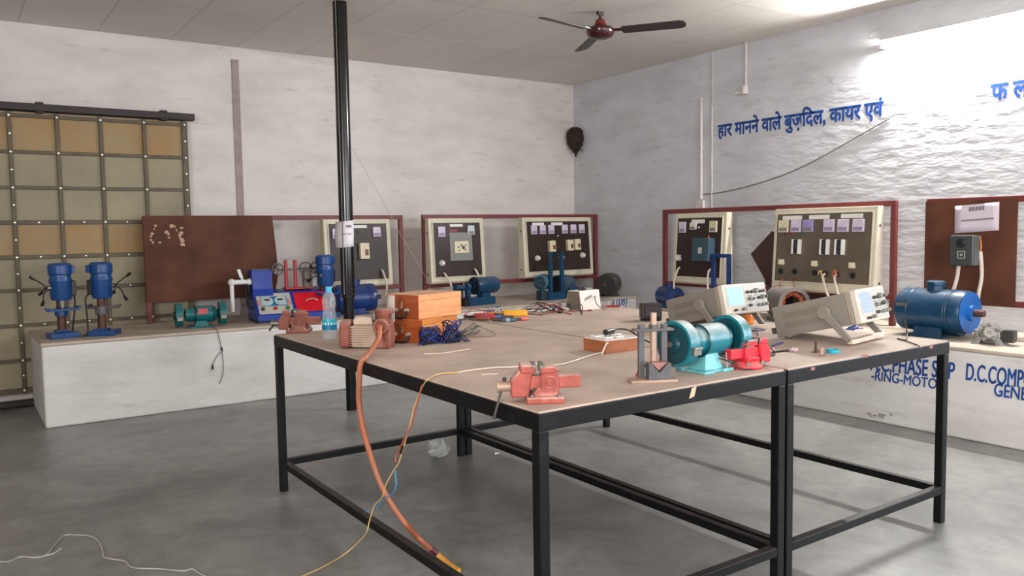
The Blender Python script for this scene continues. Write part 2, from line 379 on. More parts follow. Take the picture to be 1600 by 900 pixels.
def thing(name, label, cat, loc=(0, 0, 0), rz=0, group=None):
    o = bpy.data.objects.new(name, None); C.objects.link(o); o.empty_display_size = .1
    o.location = loc; o.rotation_euler = (0, 0, rz); o['label'] = label; o['category'] = cat
    if group: o['group'] = group
    return o
def tag(o, label, cat, group=None):
    o['label'] = label; o['category'] = cat
    if group: o['group'] = group
    return o
def struct(o): o['kind'] = 'structure'; return o
def lab(o, t): o['label'] = t; return o
def dup(root, loc, rz, label, group=None):
    r = root.copy(); C.objects.link(r); r.location = loc; r.rotation_euler = (0, 0, rz); r['label'] = label
    if group: r['group'] = group
    for ch in list(root.children):
        c = ch.copy(); C.objects.link(c); c.parent = r
        for g in list(ch.children):
            d = g.copy(); C.objects.link(d); d.parent = c
    return r
def lettering(name, text, mat, size, origin, right, up, parent=None, off=.0, depth=.0008, shear=0, align='LEFT', sx=1, space=1, bold=0):
    c = bpy.data.curves.new('t', 'FONT'); c.body = text; c.size = size; c.offset = off; c.extrude = depth; c.shear = shear; c.align_x = align; c.space_character = space
    o = bpy.data.objects.new('t', c); C.objects.link(o)
    dg = bpy.context.evaluated_depsgraph_get(); me = bpy.data.meshes.new_from_object(o.evaluated_get(dg))
    bpy.data.objects.remove(o); me.name = name; me.materials.clear(); me.materials.append(mat)
    r = Vector(right).normalized(); u = Vector(up).normalized(); n = r.cross(u)
    X = Matrix((r*sx, u, n)).transposed().to_4x4(); X.translation = Vector(origin)
    me.transform(X)
    if bold:
        bm = bmesh.new(); bm.from_mesh(me); k0 = list(bm.verts)+list(bm.edges)+list(bm.faces)
        for i, (dx, dy) in enumerate(((bold, 0), (-bold, 0), (0, bold), (0, -bold), (bold*.7, bold*.7), (-bold*.7, -bold*.7))):
            g = bmesh.ops.duplicate(bm, geom=k0)['geom']; vs = [e for e in g if isinstance(e, bmesh.types.BMVert)]
            bmesh.ops.translate(bm, verts=vs, vec=r*dx+u*dy+n*.00007*(i+1))
        bm.to_mesh(me); bm.free()
    ob = bpy.data.objects.new(name, me); C.objects.link(ob)
    if parent: ob.parent = parent
    return ob

# ================================================================== the setting
H = 3.268
fl = struct(B().bb(-9.6, .2, -12.2, .2, -.12, 0).build('floor', FLOOR, smooth=0))
ce = struct(B().bb(-9.6, .2, -12.2, .2, H, H+.12).build('ceiling', CEIL, smooth=0))
wb = struct(B().bb(-9.6, .2, 0, .2, 0, H).build('wall_back', WALLB, smooth=0))
b = B(); b.bb(0, .2, -7.8, 0, 0, H); b.bb(0, .2, -10.6, -7.8, 0, .95); b.bb(0, .2, -10.6, -7.8, 2.85, H); b.bb(0, .2, -12.2, -10.6, 0, H)
wr = struct(b.build('wall_right', WALLR, smooth=0))
b = B(); b.bb(-9.8, -9.6, -8.4, .2, 0, H); b.bb(-9.8, -9.6, -12.2, -10.8, 0, H); b.bb(-9.8, -9.6, -10.8, -8.4, 0, 1.2); b.bb(-9.8, -9.6, -10.8, -8.4, 2.8, H)
struct(b.build('wall_left', WALLB, smooth=0))
b = B(); b.bb(-9.6, .2, -12.4, -12.1, 0, .9); b.bb(-9.6, .2, -12.4, -12.1, 2.95, H); b.bb(-9.6, -5.4, -12.4, -12.1, .9, 2.95); b.bb(-1.0, .2, -12.4, -12.1, .9, 2.95)
struct(b.build('wall_front', WALLB, smooth=0))

# raised strip right of the door, coloured as the shade line of a plaster step
a = PY(367, 93, -.01); d = PY(376, 337, -.01)
b = B(); b.bb(a.x-.035, a.x+.035, -.012, 0, .4, a.z)
struct(b.build('trim_1', GROOVE, smooth=0, bevel=.004))

# sliding door of fibreglass sheets on an overhead rail
dz0, dz1 = .11, 2.505
dx1 = PY(291, 190, -.08).x
dr = B().bb(dx1-2.75, dx1, -.085, -.075, dz0, dz1).build('door_1', FIBRE, smooth=0); struct(dr)
cols = [dx1-.02 - i*.348 for i in range(9)]
cols = [dx1-.025] + [PY(224-0, 195, -.08).x, PY(156, 190, -.08).x, PY(88, 185, -.08).x, PY(13, 180, -.08).x] + [PY(13, 180, -.08).x-.35*k for k in (1, 2, 3)]
rows = [dz0+.03, .40, .70, 1.0, 1.28, 1.575, 1.87, 2.17, dz1-.03]
b = B()
for i, x in enumerate(cols):
    w = .05 if i == 0 else .032
    b.bb(x-w/2, x+w/2, -.11, -.0855, dz0, dz1)
for i, z in enumerate(rows):
    w = .045 if i in (0,) else (.03 if i not in (5, 4) else .036)
    b.bb(cols[-1], dx1, -.105, -.0855, z-w/2, z+w/2)
fr = b.build('door_frame', DOORM, dr, smooth=0, bevel=.003)
scr = B(); k = 0
for z in rows:
    for x in cols[:6]:
        scr.ball((x, -.112, z), .011, .006, .011, 8)
for z in rows[2:6]:
    for i in range(5):
        scr.ball(((cols[i]+cols[i+1])/2, -.107, z), .010, .006, .010, 8)
for z0, z1 in zip(rows, rows[1:]):
    scr.ball((cols[0], -.112, (z0+z1)/2), .011, .006, .011, 8)
    scr.ball((cols[4], -.112, (z0+z1)/2), .010, .006, .010, 8)
sc = scr.build('screw_heads', SCREW, fr); sc['kind'] = 'stuff'
b = B(); e = PY(302, 184, -.1)
b.bb(-9.3, e.x, -.16, -.05, 2.515, 2.575)
for px in (62, 255):
    q = PY(px, 176, -.12); b.bb(q.x-.03, q.x+.03, -.15, -.06, 2.50, 2.592)
struct(b.build('trim_2', RAILM, smooth=0, bevel=.004))
struct(B().bb(-9.3, dx1+.05, -.14, -.04, .012, .055).build('trim_3', RAILM, smooth=0, bevel=.004))

# conduits and cable painted over on the right wall
def wpt(px, py, off=.012): return PX(px, py, -off)
b = B()
p0 = wpt(1098, 152); p1 = wpt(1094, 312)
b.cyl((-.014, (p0.y+p1.y)/2, p0.z), (-.014, (p0.y+p1.y)/2, p1.z), .017)
for z in (p0.z-.05, (p0.z+p1.z)/2, p1.z+.06): b.bb(-.02, 0, (p0.y+p1.y)/2-.03, (p0.y+p1.y)/2+.03, z-.008, z+.008)
yb = (p0.y+p1.y)/2
b.bb(-.045, 0, yb-.05, yb+.05, p1.z-.1, p1.z-.01)
o = b.build('wall_conduit', CONDUIT, bevel=.003); tag(o, 'longer white conduit pipe running down the right wall to a small box', 'pipe')
b = B(); p0 = wpt(1166, 66); p1 = wpt(1166, 138)
b.cyl((-.014, p0.y, H), (-.014, p0.y, p1.z), .014); b.cyl((-.03, p0.y, p1.z-.06), (-.03, p0.y, p1.z+.02), .035); b.bb(-.03, 0, p0.y+.0, p0.y+.13, p1.z-.05, p1.z-.02)
o = b.build('wall_conduit', CONDUIT); tag(o, 'short white conduit pipe hanging from the ceiling edge with a round junction', 'pipe')
b = B(); p0 = wpt(1112, 80)
b.cyl((-.006, p0.y, H), (-.006, p0.y, .9), .011)
o = b.build('wall_conduit', M('wall_colour_paint', (190, 184, 184), .5)); tag(o, 'thin painted-over pipe running the full height of the right wall', 'pipe')
b = B(); b.tube([wpt(x, y, .008) for x, y in ((1096, 304), (1130, 300), (1180, 288), (1230, 271), (1275, 250), (1320, 225), (1360, 202), (1390, 185))], .006, 6)
o = b.build('wall_cable', GCABLE); tag(o, 'sagging grey cable strung across the right wall below the blue writing', 'cable')

# blue hand painted writing on the right wall (a slogan in Hindi)
p0 = PX(1122, 214, 0); p1 = PX(1381, 180, 0)
ln = lettering('painted_slogan', 'हार मानने वाले बुज़िदल, कायर एवं', BPAINT, .185, (-.0015, 0, 0), (0, -1, 0), (0, 0, 1), off=.006)
wid = max(v.co.y for v in ln.data.vertices)-min(v.co.y for v in ln.data.vertices)
bpy.data.objects.remove(ln)
sx = abs(p1.y-p0.y)/wid
ln = lettering('painted_slogan', 'हार मानने वाले बुज़िदल, कायर एवं', BPAINT, .185, (-.0015, p0.y, p0.z), (0, -1, (p1.z-p0.z)/abs(p1.y-p0.y)), (0, 0, 1), wr, off=.006, sx=sx)
lab(ln, 'blue Hindi slogan in brush lettering')
pe = PX(1549, 157, 0)
ln2 = lettering('painted_slogan', 'फ ल', BPAINT, .185, (-.0015, pe.y, pe.z), (0, -1, (p1.z-p0.z)/abs(p1.y-p0.y)), (0, 0, 1), wr, off=.006, sx=sx)
lab(ln2, 'last two blue Hindi letters of the slogan under the tube light')

# nest in the corner
q = Vector((-.05, -.10, 2.57))
b = B(); rng = random.Random(3)
prof = [(.005, -.2), (.02, -.15), (.06, -.1), (.1, -.03), (.115, .04), (.1, .1), (.06, .14), (.02, .155)]
b.lathe(prof, q, (0, 0, 1), 26)
for v in b.bm.verts:
    v.co += (v.co-q)*rng.uniform(-.07, .09)
for i in range(80):
    t = rng.uniform(0, 2*PI); z = rng.uniform(-.13, .13); r = .09
    p = q+Vector((r*math.cos(t), r*math.sin(t), z)); b.cyl(p, p+Vector((math.cos(t)*.03, math.sin(t)*.03, rng.uniform(-.06, .01))), .004, .001, 5)
o = b.build('hanging_nest', NEST); tag(o, 'dark brown straw-like nest stuck high in the corner of the two walls', 'nest')

# masonry benches along both walls
YF, XF = -1.06, -1.10
yf = lambda x: -1.15
b = B(); b.prism([(-6.10, yf(-6.1), 0), (-.004, yf(0), 0), (-.004, -.004, 0), (-6.1, -.004, 0)], (0, 0, BZ-.025))
bench = b.build('masonry_bench', BENCHW, smooth=0, bevel=.015); tag(bench, 'long white masonry bench along the back wall under the door and frames', 'bench')
b = B(); b.prism([(-6.105, yf(-6.1)-.004, BZ-.025), (-.004, yf(0)-.004, BZ-.025), (-.004, -.004, BZ-.025), (-6.105, -.004, BZ-.025)], (0, 0, .025)); b.build('bench_top', BENCHT, bench, smooth=0, bevel=.008)
BR = .62; YE = -2.6
b = B(); b.prism([(x, y, 0) for x, y in [(XF, -6.9), (-.004, -6.9), (-.004, -1.95), (-.62, -1.95), (-.62, YE), (XF, YE)]], (0, 0, BR-.025))
benchr = b.build('masonry_bench', BENCHW, smooth=0, bevel=.015); tag(benchr, 'white masonry bench along the right wall with blue English lettering on its front', 'bench')
b = B(); b.prism([(x, y, BR-.025) for x, y in [(XF-.004, -6.9), (-.004, -6.9), (-.004, -1.95), (-.62, -1.95), (-.62, YE), (XF-.004, YE)]], (0, 0, .025)); b.build('bench_top', BENCHT, benchr, smooth=0, bevel=.008)
rng = random.Random(21); b = B()
for k in range(20):
    cx_, cz_ = rng.gauss(1370, 11), rng.gauss(650, 5); p = PX(cx_, cz_, XF); r = rng.uniform(.005, .016)
    if p.z > .03: b.prism([(XF-.0012-.0003*k, p.y+r*rng.uniform(.5, 1.3)*math.cos(2*PI*q/6), max(.008, p.z+r*.7*math.sin(2*PI*q/6))) for q in range(6)], (.0008, 0, 0))
b.build('scuff_marks', M('grey_scuff', (164, 156, 152), .8, 0, .15, 30), benchr, smooth=0)
xf = XF-.0015
def bl(text, px, py, size, px2, parent=benchr, tilt=-.0):
    p = PX(px, py, XF); p2 = PX(px2, py, XF)
    t = lettering('t', text, BPAINT, size, (0, 0, 0), (1, 0, 0), (0, 1, 0), shear=.08)
    w = max(v.co.x for v in t.data.vertices); bpy.data.objects.remove(t)
    return lettering('painted_lettering', text, BPAINT, size, (xf, p.y, p.z), (0, -1, tilt), (0, 0, 1), parent, shear=.08, sx=abs(p2.y-p.y)/w, bold=size*.014)
lab(bl('A.C.PHASE SLIP', 1360, 578, .165, 1492, tilt=.03), 'upper line of blue letters reading A.C.PHASE SLIP')
lab(bl('-RING-MOTOR.', 1361, 593, .10, 1479, tilt=.01), 'blue letters reading RING MOTOR')
lab(bl('D.C.COMPOUND', 1508, 593, .16, 1663, tilt=-.0), 'blue letters reading D.C.COMPOUND')
lab(bl('GENERATOR', 1552, 618, .12, 1680, tilt=-.0), 'blue letters reading GENERATOR')
for txt, px, py, s in (('(MG)', 755, 494, .125), ('(MG)', 862, 485, .115), ('(108)', 957, 478, .125)):
    p = PY(px, py, -.8); p = PY(px, py, yf(p.x)-.002)
    lab(lettering('painted_lettering', txt, BPAINT, s, (p.x, yf(p.x)-.0015, p.z), (1, 0, 0), (0, 0, 1), bench, shear=.2, sx=.85, bold=.0011), 'blue characters reading '+txt.strip('()'))

# ================================================================== lamp, fan, pole, tables
def tube_light(p0, p1, label):
    c = (Vector(p0)+Vector(p1))/2; L = (Vector(p1)-Vector(p0)).length
    t = thing('tube_light', label, 'tube light', (0, c.y, c.z), -PI/2)   # local +x runs along the wall (-y), local -y points into the room
    b = B(); b.prism([(-L/2, 0, -.03), (-L/2, -.035, -.02), (-L/2, -.035, .02), (-L/2, 0, .03)], (L, 0, 0)); b.build('batten', WHITE, t, bevel=.003)
    b = B(); b.prism([(-L/2, -.002, .031), (-L/2, -.105, .040), (-L/2, -.105, .043), (-L/2, -.002, .035)], (L, 0, 0)); b.build('reflector', WHITE, t, smooth=0)
    for s in (-1, 1):
        b = B(); b.bb(s*L/2-.015, s*L/2+.015, -.085, -.02, -.02, .02); b.build('lamp_holder', WHITE, t, bevel=.004)
    B().cyl((-L/2+.015, -.068, 0), (L/2-.015, -.068, 0), .014, n=14).build('tube', GLOW, t)
    return t
p0 = PX(1378, 73, -.05); p1 = PX(1600, 33, -.05)
tube_light((0, p0.y, p0.z), (0, p0.y-1.22, p0.z), 'lit white tube light mounted high on the right wall above the blue slogan')


def fan():
    p = PZ(938, 50, 3.1)
    t = thing('ceiling_fan', 'dark maroon three-bladed ceiling fan close under the ceiling', 'fan', (p.x, p.y, 3.1))
    B().lathe([(.0, -.055), (.06, -.055), (.1, -.04), (.118, -.01), (.118, .015), (.1, .035), (.05, .045), (.0, .045)], n=32, cap=False).build('motor_housing', FANBR, t)
    B().lathe([(.03, .04), (.05, .06), (.035, .1), (.02, .11)], n=20).build('canopy', M('copper_red_enamel', (120, 50, 44), .25, .2), t)
    b = B(); b.cyl((0, 0, .1), (0, 0, H-3.1), .012); b.bb(-.03, .03, -.012, .012, H-3.1-.03, H-3.1); b.build('downrod', BLKP, t)
    for k, ang in enumerate((64, 189, 306)):
        a = math.radians(ang); X = Matrix.Rotation(a, 4, 'Z') @ Matrix.Rotation(math.radians(-13), 4, 'X')
        b = B(); b.X = X
        pts = [(.19, -.06), (.66, -.068), (.7, -.05), (.715, 0), (.7, .05), (.66, .066), (.19, .058), (.175, 0)]
        b.prism([(x, y, -.004) for x, y in pts], (0, 0, .008)); bl_ = b.build('blade', FANBL, t, bevel=.002)
        b = B(); b.X = X; b.bb(.09, .24, -.018, .018, .004, .012); b.bb(.2, .24, -.045, .045, .004, .011)
        b.build('blade_arm', FANBR, bl_, bevel=.002)
fan()

# black pole with a taped notice
pp = PZ(549.5, 640, 0)
pole = thing('steel_pole', 'gloss black round steel pole standing between the tables and the back bench', 'pole', (pp.x, pp.y, 0))
b = B(); b.cyl((0, 0, .0), (0, 0, .95), .042, n=28); b.build('pole_foot', BLACK, pole)
b = B(); b.cyl((0, 0, .92), (0, 0, H), .056, n=32); b.build('pole_shaft', BLACKG, pole)
b = B(); b.torus((0, 0, .95), .05, .008, n=28); b.build('collar', BLACKG, pole)
b = B(); b.tube([(-.052, -.04, H), (-.053, -.042, 2.4), (-.05, -.042, 1.75), (-.052, -.043, .95)], .004, 6); b.build('taped_wire', GCABLE, pole)
# paper wrapped around it
a0 = math.atan2(CAM.y-pp.y, CAM.x-pp.x)
pz0 = PY(545, 385, pp.y-.06).z; pz1 = PY(545, 344, pp.y-.06).z
b = B(); n = 14; R_ = .0592
V = []
for i in range(n+1):
    t = a0-1.2+2.5*i/n
    for z in (0, .25, .5, .75, 1):
        k = R_+.002*math.sin(i*1.7+z*5)
        V.append(Vector((k*math.cos(t), k*math.sin(t), pz0+(pz1-pz0)*z - (.012*(1-i/n)))))
# the loose left flap
t0 = a0-1.2
fl_ = []
dirl = Vector((math.sin(t0), -math.cos(t0), 0))
for j, z in enumerate((0, .25, .5, .75, 1)):
    wv = (.062, .085, .1, .09, .055)[j]
    base = Vector((R_*math.cos(t0), R_*math.sin(t0), pz0+(pz1-pz0)*z-.012))
    fl_.append(base+dirl*wv*.5+Vector((math.cos(t0), math.sin(t0), 0))*.02)
V = fl_+V
F = []
for i in range(n+1):
    for j in range(4): F.append((i*5+j, (i+1)*5+j, (i+1)*5+j+1, i*5+j+1))
b._add(V, F)
pn = b.build('paper_notice', PAPER); pn.location = (pp.x, pp.y, 0); tag(pn, 'crumpled white paper notice taped around the black pole', 'notice')
so = pn.modifiers.new('thick', 'SOLIDIFY'); so.thickness = .0006
b = B()
for z, ta, tb, h in ((.72, .0, .75, .02), (.45, -.55, -.2, .011), (.45, .05, .7, .009)):
    m_ = 7
    for i in range(m_):
        t1 = a0+ta+(tb-ta)*i/m_; t2 = t1+(tb-ta)/m_*.72; zz = pz0+(pz1-pz0)*z
        Q = [Vector((R_*1.045*math.cos(t), R_*1.045*math.sin(t), z_)) for t, z_ in ((t1, zz), (t2, zz), (t2, zz+h), (t1, zz+h))]
        b._add(Q, [(0, 1, 2, 3)])
b.build('printed_lines', INK, pn, smooth=0)

# two steel workbenches standing side by side
def workbench(label, x0, x1, y0, y1):
    cx, cy = (x0+x1)/2, (y0+y1)/2; w, d = x1-x0, y1-y0
    t = thing('workbench', label, 'workbench', (cx, cy, 0), 0, 'steel-framed workbenches')
    hx, hy = w/2, d/2
    B().bb(-hx+.006, hx-.006, -hy+.006, hy-.006, T-.016, T).build('tabletop', TTOP, t, smooth=0, bevel=.003)
    b = B(); k = .05
    for s in (-1, 1):
        b.bb(-hx, hx, s*hy-(.04 if s > 0 else 0), s*hy+(0 if s > 0 else .04), T-.062, T-.006)
        b.bb(s*hx-(.04 if s > 0 else 0), s*hx+(0 if s > 0 else .04), -hy+.04, hy-.04, T-.062, T-.006)
    b.bb(-hx+.04, hx-.04, -.02, .02, T-.056, T-.017)
    b.build('apron_frame', BLACK, t, smooth=0, bevel=.003)
    for sx_ in (-1, 1):
        for sy in (-1, 1):
            B().box(sx_*(hx-.021), sy*(hy-.021), (T-.062)/2, .04, .04, T-.062).build('leg', BLACK, t, smooth=0, bevel=.004)
    for s in (-1, 1):
        B().bb(-hx+.041, hx-.041, s*(hy-.021)-.018, s*(hy-.021)+.018, .145, .182).build('rail', BLACK, t, smooth=0, bevel=.003)
        B().bb(s*(hx-.021)-.018, s*(hx-.021)+.018, -hy+.041, hy-.041, .145, .182).build('rail', BLACK, t, smooth=0, bevel=.003)
    return t
TX0, TX1, TY0, TY1 = -5.17, -2.72, -6.165, -3.69
XM = PZ(1233, 577, T).x
t1 = workbench('black steel workbench nearer the camera with vices, pump and teal grinder on its dusty top', TX0, XM-.006, TY0, TY1)
t2 = workbench('black steel workbench on the right carrying the two oscilloscopes', XM+.006, TX1, TY0, TY1)
q = PY(1084, 613, TY0)
b = B(); b.prism([(q.x-XM+.0+(XM-.006-(TX0+XM-.006)/2)+dx, TY0-(TY0+TY1)/2-.0012, q.z+dz) for dx, dz in ((-.018, -.02), (.008, -.014), (.02, .022), (-.004, .016))], (0, .001, 0))
b.build('paint_chip', CHIP, t1, smooth=0)
for px, py, w_ in ((1352, 556, .05), (1270, 576, .03), (1455, 542, .035)):
    q = PY(px, py, TY0); b = B(); b.prism([(q.x-(XM+.006+TX1)/2+dx*w_, TY0-(TY0+TY1)/2-.0012, q.z+dz) for dx, dz in ((-.5, -.005), (.3, -.008), (.5, .003), (.1, .006), (-.4, .007))], (0, .001, 0)); b.build('paint_chip', M('pinkish_bare_patch', (150, 100, 96), .7), t2, smooth=0)

# ================================================================== display frames and boards
def frame(label, c, W, z0, zb, z1, rz, board=None):
    t = thing('display_frame', label, 'frame', c, rz, 'maroon angle-iron display frames')
    w = .045
    B().bb(-W/2, W/2, -.02, .02, z1-w, z1).build('top_rail', MAROON, t, smooth=0, bevel=.003)
    B().bb(-W/2+w, W/2-w, -.018, .018, zb-w, zb).build('bottom_rail', MAROON, t, smooth=0, bevel=.003)
    for s in (-1, 1):
        x = s*(W/2-w/2); B().bb(x-w/2, x+w/2, -.02, .02, 0, z1-w).build('post', MAROON, t, smooth=0, bevel=.003)
    return t
FY = -.26
a = PY(222, 337, FY); e = PY(628, 335, FY)
zt = 1.626-BZ; zb = .885-BZ
frA = frame('left maroon steel frame against the back wall holding the big brown board', ((a.x+e.x)/2, FY, BZ), e.x-a.x, 0, zb, zt, 0)
br = PY(425, 338, FY-.03); bw = br.x-a.x; x0 = -(e.x-a.x)/2
zbot = PY(240, 472, FY-.03).z-BZ
b = B(); P = [(x0, 0, zbot), (x0+bw*.84, 0, zbot-.01), (x0+bw*1.01, 0, zbot+.06), (x0+bw*1.035, 0, zbot+.2), (x0+bw*1.025, 0, zbot+.42), (x0+bw, 0, zt-.006), (x0, 0, zt-.006)]
P = [Vector((x, -.034, z)) for x, y, z in P]
b.prism(P, (0, .012, 0)); bd = b.build('brown_board', BOARD, frA, smooth=0); lab(bd, 'large brown laminate board')
b = B(); rng = random.Random(5)
for px, py in ((243, 353), (241, 358), (236, 369), (236, 375), (239, 379), (263, 366), (264, 371), (260, 363), (273, 354), (268, 353), (284, 356), (282, 372), (281, 368), (285, 376), (286, 382), (276, 360), (250, 379), (238, 365), (283, 364)):
    p = PY(px, py, FY-.036); m_ = rng.randint(5, 7); r = rng.uniform(.011, .025)
    b.prism([(p.x-(a.x+e.x)/2+r*rng.uniform(.5, 1.2)*math.cos(2*PI*i/m_), -.0352, p.z-BZ+r*rng.uniform(.5, 1.1)*math.sin(2*PI*i/m_)) for i in range(m_)], (0, .001, 0))
b.build('torn_paper', M('torn_paper_scraps', (196, 168, 140), .9), bd, smooth=0)

FY = -.46
a = PY(659, 335, FY); e = PY(932, 334, FY)
frB = frame('maroon steel frame on the back bench nearest the corner holding two panels', ((a.x+e.x)/2, FY, BZ), e.x-a.x, 0, zb, zt, 0)
FX = -.32; BZ = BR; zt = 1.64-BZ; zb = .88-BZ
a = PX(1037, 326, FX); e = PX(1402, 313, FX)
frC = frame('maroon steel frame on the right bench holding the two panels by the oscilloscopes', (FX, (a.y+e.y)/2, BZ), a.y-e.y, 0, zb, zt, -PI/2)
a = PX(1450, 311, FX)
wD = 1.95
frD = frame('maroon steel frame cut by the right edge with a brown board and notice', (FX, a.y-wD/2, BZ), wD, 0, zb, zt, -PI/2)
yr = PX(1588, 400, FX-.03).y
bw = a.y-yr
B().bb(-wD/2, -wD/2+bw, -.034, -.021, PX(1446, 471, FX-.03).z-BZ, zt-.02).build('brown_board', BOARD, frD, smooth=0)
# notice on that board
n0 = PX(1493, 320, FX-.036); n1 = PX(1561, 362, FX-.036)
b = B(); cy_, cz_ = (n0.y+n1.y)/2, (n0.z+n1.z)/2; w_, h_ = n0.y-n1.y, n0.z-n1.z
V = []; F = []
for i in range(7):
    for j in range(5):
        u, v = i/6-.5, j/4-.5
        V.append((u*w_, -.004-.006*abs(u)**2*4*(.5+v), v*h_+u*.02))
for i in range(6):
    for j in range(4): F.append((i*5+j, (i+1)*5+j, (i+1)*5+j+1, i*5+j+1))
b._add(V, F); no = b.build('paper_notice', PAPERL); no.location = (FX-.034, cy_, cz_); no.rotation_euler = (0, 0, -PI/2)
so = no.modifiers.new('thick', 'SOLIDIFY'); so.thickness = .001
tag(no, 'flat pale paper notice pinned on the brown board above the grey starter box', 'notice')
b = B()
for z, x0_, x1_, h, m_ in ((.055, -.055, .06, .03, 5), (-.018, -.11, .125, .012, 13)):
    for i in range(m_):
        xa = x0_+(x1_-x0_)*i/m_; b.bb(xa, xa+(x1_-x0_)/m_*.74, -.0095, -.0085, z+xa*.06, z+h+xa*.06)
b.build('printed_lines', INK, no, smooth=0)

# loose brown board leaning behind the wide panel
b = B(); xx = FX+.05
P = [PX(1173, 397, xx), PX(1206, 361, xx), PX(1262, 400, xx), PX(1300, 478, xx), PX(1206, 480, xx), PX(1194, 435, xx)]
c0 = P[0].copy()
b.prism([p-c0 for p in P], (.012, 0, 0)); o = b.build('plywood_board', M('dark_brown_plywood', (66, 42, 34), .5, 0, .12, 3), smooth=0); o.location = c0
tag(o, 'dark brown offcut board poking out diagonally behind the wide olive panel', 'board')

# ================================================================== control panels
def panel(label, c, W, Hh, rz, dt=.08, dbm=.13, face=DARKF, hous=BEIGE, side=None, marg=(.05, .05, .05, .075)):
    """back plane on local y=0, front faces local -y and leans back; local z=0 at the bottom edge"""
    t = thing('control_panel', label, 'control panel', c, rz, 'control panels hung on the maroon frames')
    b = B(); x = W/2
    prof = [(0, 0), (-dbm+.02, 0), (-dbm, .02), (-dt-.0, Hh-.0), (0, Hh)]
    b.prism([(-x, y, z) for y, z in prof], (W, 0, 0)); hs = b.build('housing', hous, t, smooth=0, bevel=.006)
    xs = -x-.001 if rz > -1 else x
    for z in (.1, Hh-.16): B().cyl((xs, -.05, z), (xs+.001*1, -.05, z), .012, n=10).build('cable_hole', BLKP, t, smooth=0)
    th = math.atan2(dbm-dt, Hh-.02)
    u = Vector((1, 0, 0)); v = Vector((0, math.sin(th), math.cos(th))); n = Vector((0, -math.cos(th), math.sin(th)))
    o = Vector((0, -dbm, .02))
    X = Matrix((u, v, n)).transposed().to_4x4(); X.translation = o
    L = math.hypot(dbm-dt, Hh-.02)
    ml, mr, mt, mb = marg
    b = B(); b.X = X; b.bb(-x+ml, x-mr, mb-.02, L-mt, 0, .006); b.build('face_plate', face, t, smooth=0, bevel=.002)
    b = B(); b.X = X
    for s in (-1, 1):
        xx = -x+ml-.012 if s < 0 else x-mr; b.bb(xx, xx+.012, mb-.03, L-mt+.01, 0, .012)
    b.bb(-x+ml, x-mr, L-mt, L-mt+.012, 0, .012); b.bb(-x+ml, x-mr, mb-.032, mb-.02, 0, .012)
    b.build('face_border', hous, t, smooth=0, bevel=.002)
    fw = W-ml-mr; fh = L-mt-(mb-.02)
    def uv(fu, fv): return (-x+ml+fu*fw, L-mt-fv*fh)
    K = dict(t=t, X=X, uv=uv, fw=fw, fh=fh, n=n)
    return K
def add(K, kind, fu, fv, w=.04, h=.05, mat=WHITE, name=None):
    x, y = K['uv'](fu, fv); t = K['t']; b = B(); b.X = K['X']; z0 = .006
    if kind == 'label':
        b.bb(x-w/2, x+w/2, y-h/2, y+h/2, z0, z0+.004); return b.build('name_strip', mat, t, smooth=0)
    if kind == 'meter':
        b.bb(x-w/2, x+w/2, y-h/2, y+h/2, z0, z0+.022); o = b.build('meter', mat, t, smooth=0, bevel=.003)
        b = B(); b.X = K['X']; b.bb(x-w*.4, x+w*.4, y-h*.42, y-h*.12, z0+.022, z0+.0235); b.box(x+w*.05, y+h*.12, z0+.0225, w*.5, .002, .002, (0, 0, .6)); b.build('dial_mark', MGREY if mat != LILAC else M('violet_grey', (150, 134, 164), .5), o, smooth=0)
        return o
    if kind == 'lamp':
        b.lathe([(.009, 0), (.009, .008), (.006, .013), (.001, .015)], (x, y, z0), (0, 0, 1), 12); return b.build('pilot_lamp', mat, t)
    if kind == 'breaker':
        b.bb(x-w/2, x+w/2, y-h/2, y+h/2, z0, z0+.05); o = b.build('circuit_breaker', mat, t, smooth=0, bevel=.005)
        b = B(); b.X = K['X']; b.bb(x-w*.02, x+w*.36, y-h*.28, y+h*.1, z0+.05, z0+.054); tg = b.build('toggle', M('dark_red_toggle', (110, 36, 30), .4), o, smooth=0, bevel=.002)
        return o
    if kind == 'splitbreaker':
        b.bb(x-w/2, x-w*.26, y-h/2, y+h/2, z0, z0+.035); b.bb(x+w*.22, x+w/2, y-h/2, y+h/2, z0, z0+.035); o = b.build('circuit_breaker', mat, t, smooth=0, bevel=.004)
        b = B(); b.X = K['X']; b.bb(x-w*.26, x+w*.22, y-h*.47, y+h*.47, z0, z0+.034); b.bb(x-w*.15, x+w*.08, y-h*.12, y+h*.2, z0+.034, z0+.045); b.build('toggle', M('dark_blue_grey', (40, 46, 58), .4), o, smooth=0, bevel=.003)
        return o
    if kind == 'socket':
        b.bb(x-w/2, x+w*.3, y-h*.3, y+h/2, z0, z0+.03); b.cyl((x+w*.1, y-h*.1, z0), (x+w*.1, y-h*.1, z0+.05), w*.3, w*.26); return b.build('socket', mat, t, bevel=.003)
    if kind == 'knob':
        b.lathe([(w*.55, 0), (w*.55, .012), (w*.42, .03), (w*.3, .042)], (x, y, z0), (0, 0, 1), 18); return b.build('knob', mat, t)
    if kind == 'hole':
        b.lathe([(w*.5, 0), (w*.5, .007)], (x, y, z0), (0, 0, 1), 16); return b.build('cable_gland', BLKP, t)
